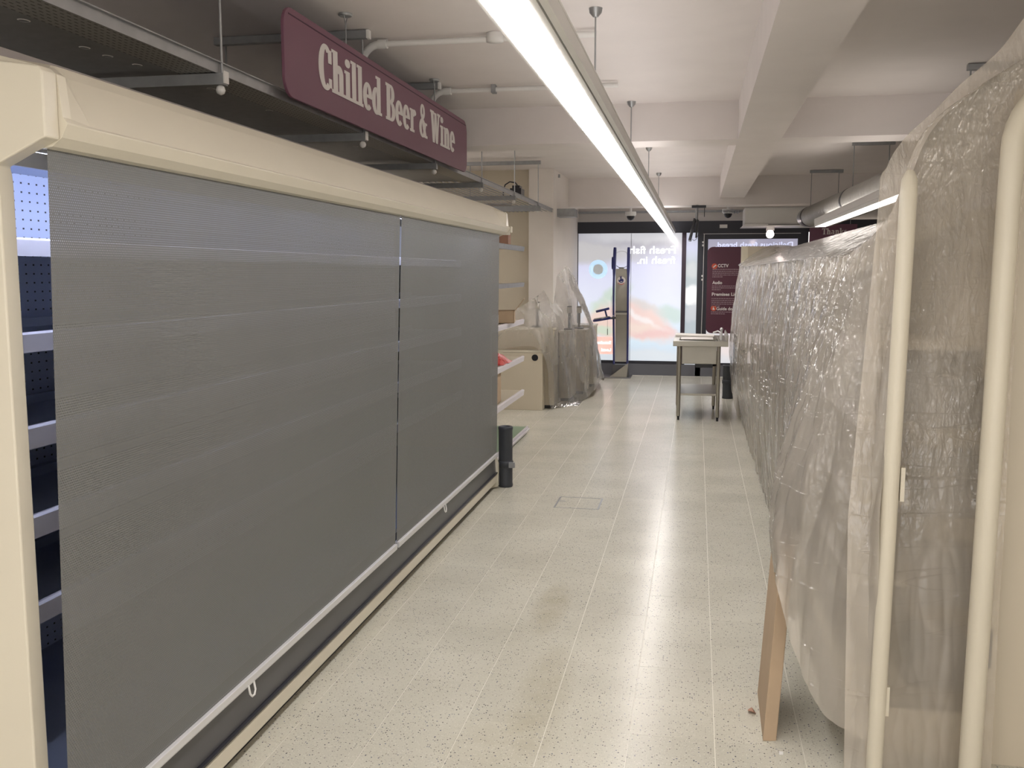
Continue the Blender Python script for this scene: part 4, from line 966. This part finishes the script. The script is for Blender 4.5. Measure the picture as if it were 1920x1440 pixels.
# near sheet across the end frame
ctrl = []
for x, yb_, yt, zt, zh in ((.505, 3.14, 3.16, .9, .01), (.56, 3.12, 3.17, 1.86, .01), (.62, 3.13, 3.21, 2.03, .01), (.68, 3.15, 3.235, 2.125, .01), (.76, 3.17, 3.25, 2.20, .01), (.84, 3.19, 3.27, 2.285, .01), (.91, 3.22, 3.28, 2.375, .01), (.965, 3.22, 3.28, 2.45, .01), (1.01, 3.22, 3.28, 2.52, .01)):
    yb_ += .055; yt += .045
    c_ = []
    for k in range(8):
        f = k / 7; z = zt + (zh - zt) * f
        c_.append((x - (.03 if x < .9 else .0) * (1 - f) * (x > .6) + (.02 * f if x < .7 else 0), yt + (yb_ - yt) * f, z))
    ctrl.append(c_)
sheet(ctrl, 150, 260, .010, 'plastic_sheet', 'filmnear', 'clear plastic sheet hanging over the near end frame', 21)

# leaning cardboard
cb = thing('cardboard_flatpack', (.30, 3.55, 0), 'flat cardboard pack leaning under the near corner of the plastic', 'cardboard')
b = B().add([(.272, 3.385, 0), (.320, 3.395, 0), (.325, 3.80, 0), (.277, 3.79, 0), (.325, 3.50, .70), (.373, 3.51, .70), (.378, 3.91, .70), (.330, 3.90, .70)],
            [(3, 2, 1, 0), (4, 5, 6, 7), (0, 1, 5, 4), (1, 2, 6, 5), (2, 3, 7, 6), (3, 0, 4, 7)])
part(b, 'carton', 'card', cb, .003)
tag(B().add([(.255, 3.62, .0), (.235, 3.64, .0), (.228, 3.60, .012), (.25, 3.59, .014), (.262, 3.60, .002), (.245, 3.615, .02)], [(0, 1, 5), (1, 2, 5), (2, 3, 5), (3, 4, 5), (4, 0, 5), (0, 4, 3, 2, 1)]).make('wood_scrap', 'brown'), 'small brown scrap on the floor beside the leaning cardboard', 'scrap')
tag(B().box(.322, .336, 3.295, 3.308, 0, .008).make('plastic_chip', 'white', bevel=.001), 'tiny white chip on the tiles in front of the leaning cardboard', 'chip')
# floor access cover
ac2 = thing('access_cover', (-.81, 6.83, 0), 'rectangular access cover outlined in metal in the floor', 'access cover')
x0, x1, y0, y1 = -.985, -.655, 6.66, 7.0
MM = mat('cover_edge', (.34, .35, .36), .4, .5)
for a in ((x0, x0 + .014, y0, y1), (x1 - .014, x1, y0, y1), (x0, x1, y0, y0 + .008), (x0, x1, y1 - .008, y1)): part(B().box(*a, 0, .0012), 'edge_strip', MM, ac2)
part(B().box(x0 + .014, x0 + .06, 6.86, 6.872, 0, .0012), 'lifting_slot', MM, ac2)

# ================================================================ SPIRAL DUCT (right)
dk = thing('spiral_duct', (1.5, 8, 2.4), 'silver spiral ventilation duct hung over the next aisle', 'duct')
P0, P1 = Vector((1.39, 12.75, 2.395)), Vector((1.80, 2.4, 2.42))
def dp(y): f = (P0.y - y) / (P0.y - P1.y); return P0 + (P1 - P0) * f
pts = []; rr = []
k = 0; y = P0.y
seg = []
while y > P1.y:
    pts += [dp(y), dp(y - .012), dp(y - .024)]; rr += [.118, .126, .118]
    y -= .12
    pts.append(dp(y + .002)); rr.append(.118)
part(B().tube(pts, rr, 32), 'duct_body', mat('spiral_duct_steel', (.50, .49, .47), .38, .55, var=.12, vs=5), dk)
part(B().tube([dp(12.75) , dp(12.75) + Vector((-.02, .12, 0)), dp(12.75) + Vector((-.03, .28, 0))], [.122, .12, .10], 28), 'end_cone', 'galv', dk)
part(B().tube([dp(12.66), dp(12.74)], .128, 28), 'end_band', 'black', dk)
for y in (10.05, 6.5): part(B().tube([dp(y + .02), dp(y - .02)], .129, 28), 'joint_band', 'greymet', dk)
for y in (12.7, 10.05, 6.5):
    c_ = dp(y)
    st = part(B().box(c_.x - .02, c_.x + .38, y - .02, y + .02, 2.935, 2.97), 'strut_channel', 'galvd', dk)
    part(B().tube([(c_.x + .0, y, 2.935), (c_.x + .0, y, c_.z + .118)], .005, 6), 'hanger_rod', 'galvd', dk)
    part(B().tube([(c_.x + .33, y, 2.935), (c_.x + .33, y, c_.z + .0)], .005, 6).tube([(c_.x + .33, y, c_.z), (c_.x + .12, y, c_.z)], .005, 6), 'hanger_rod', 'galvd', dk)
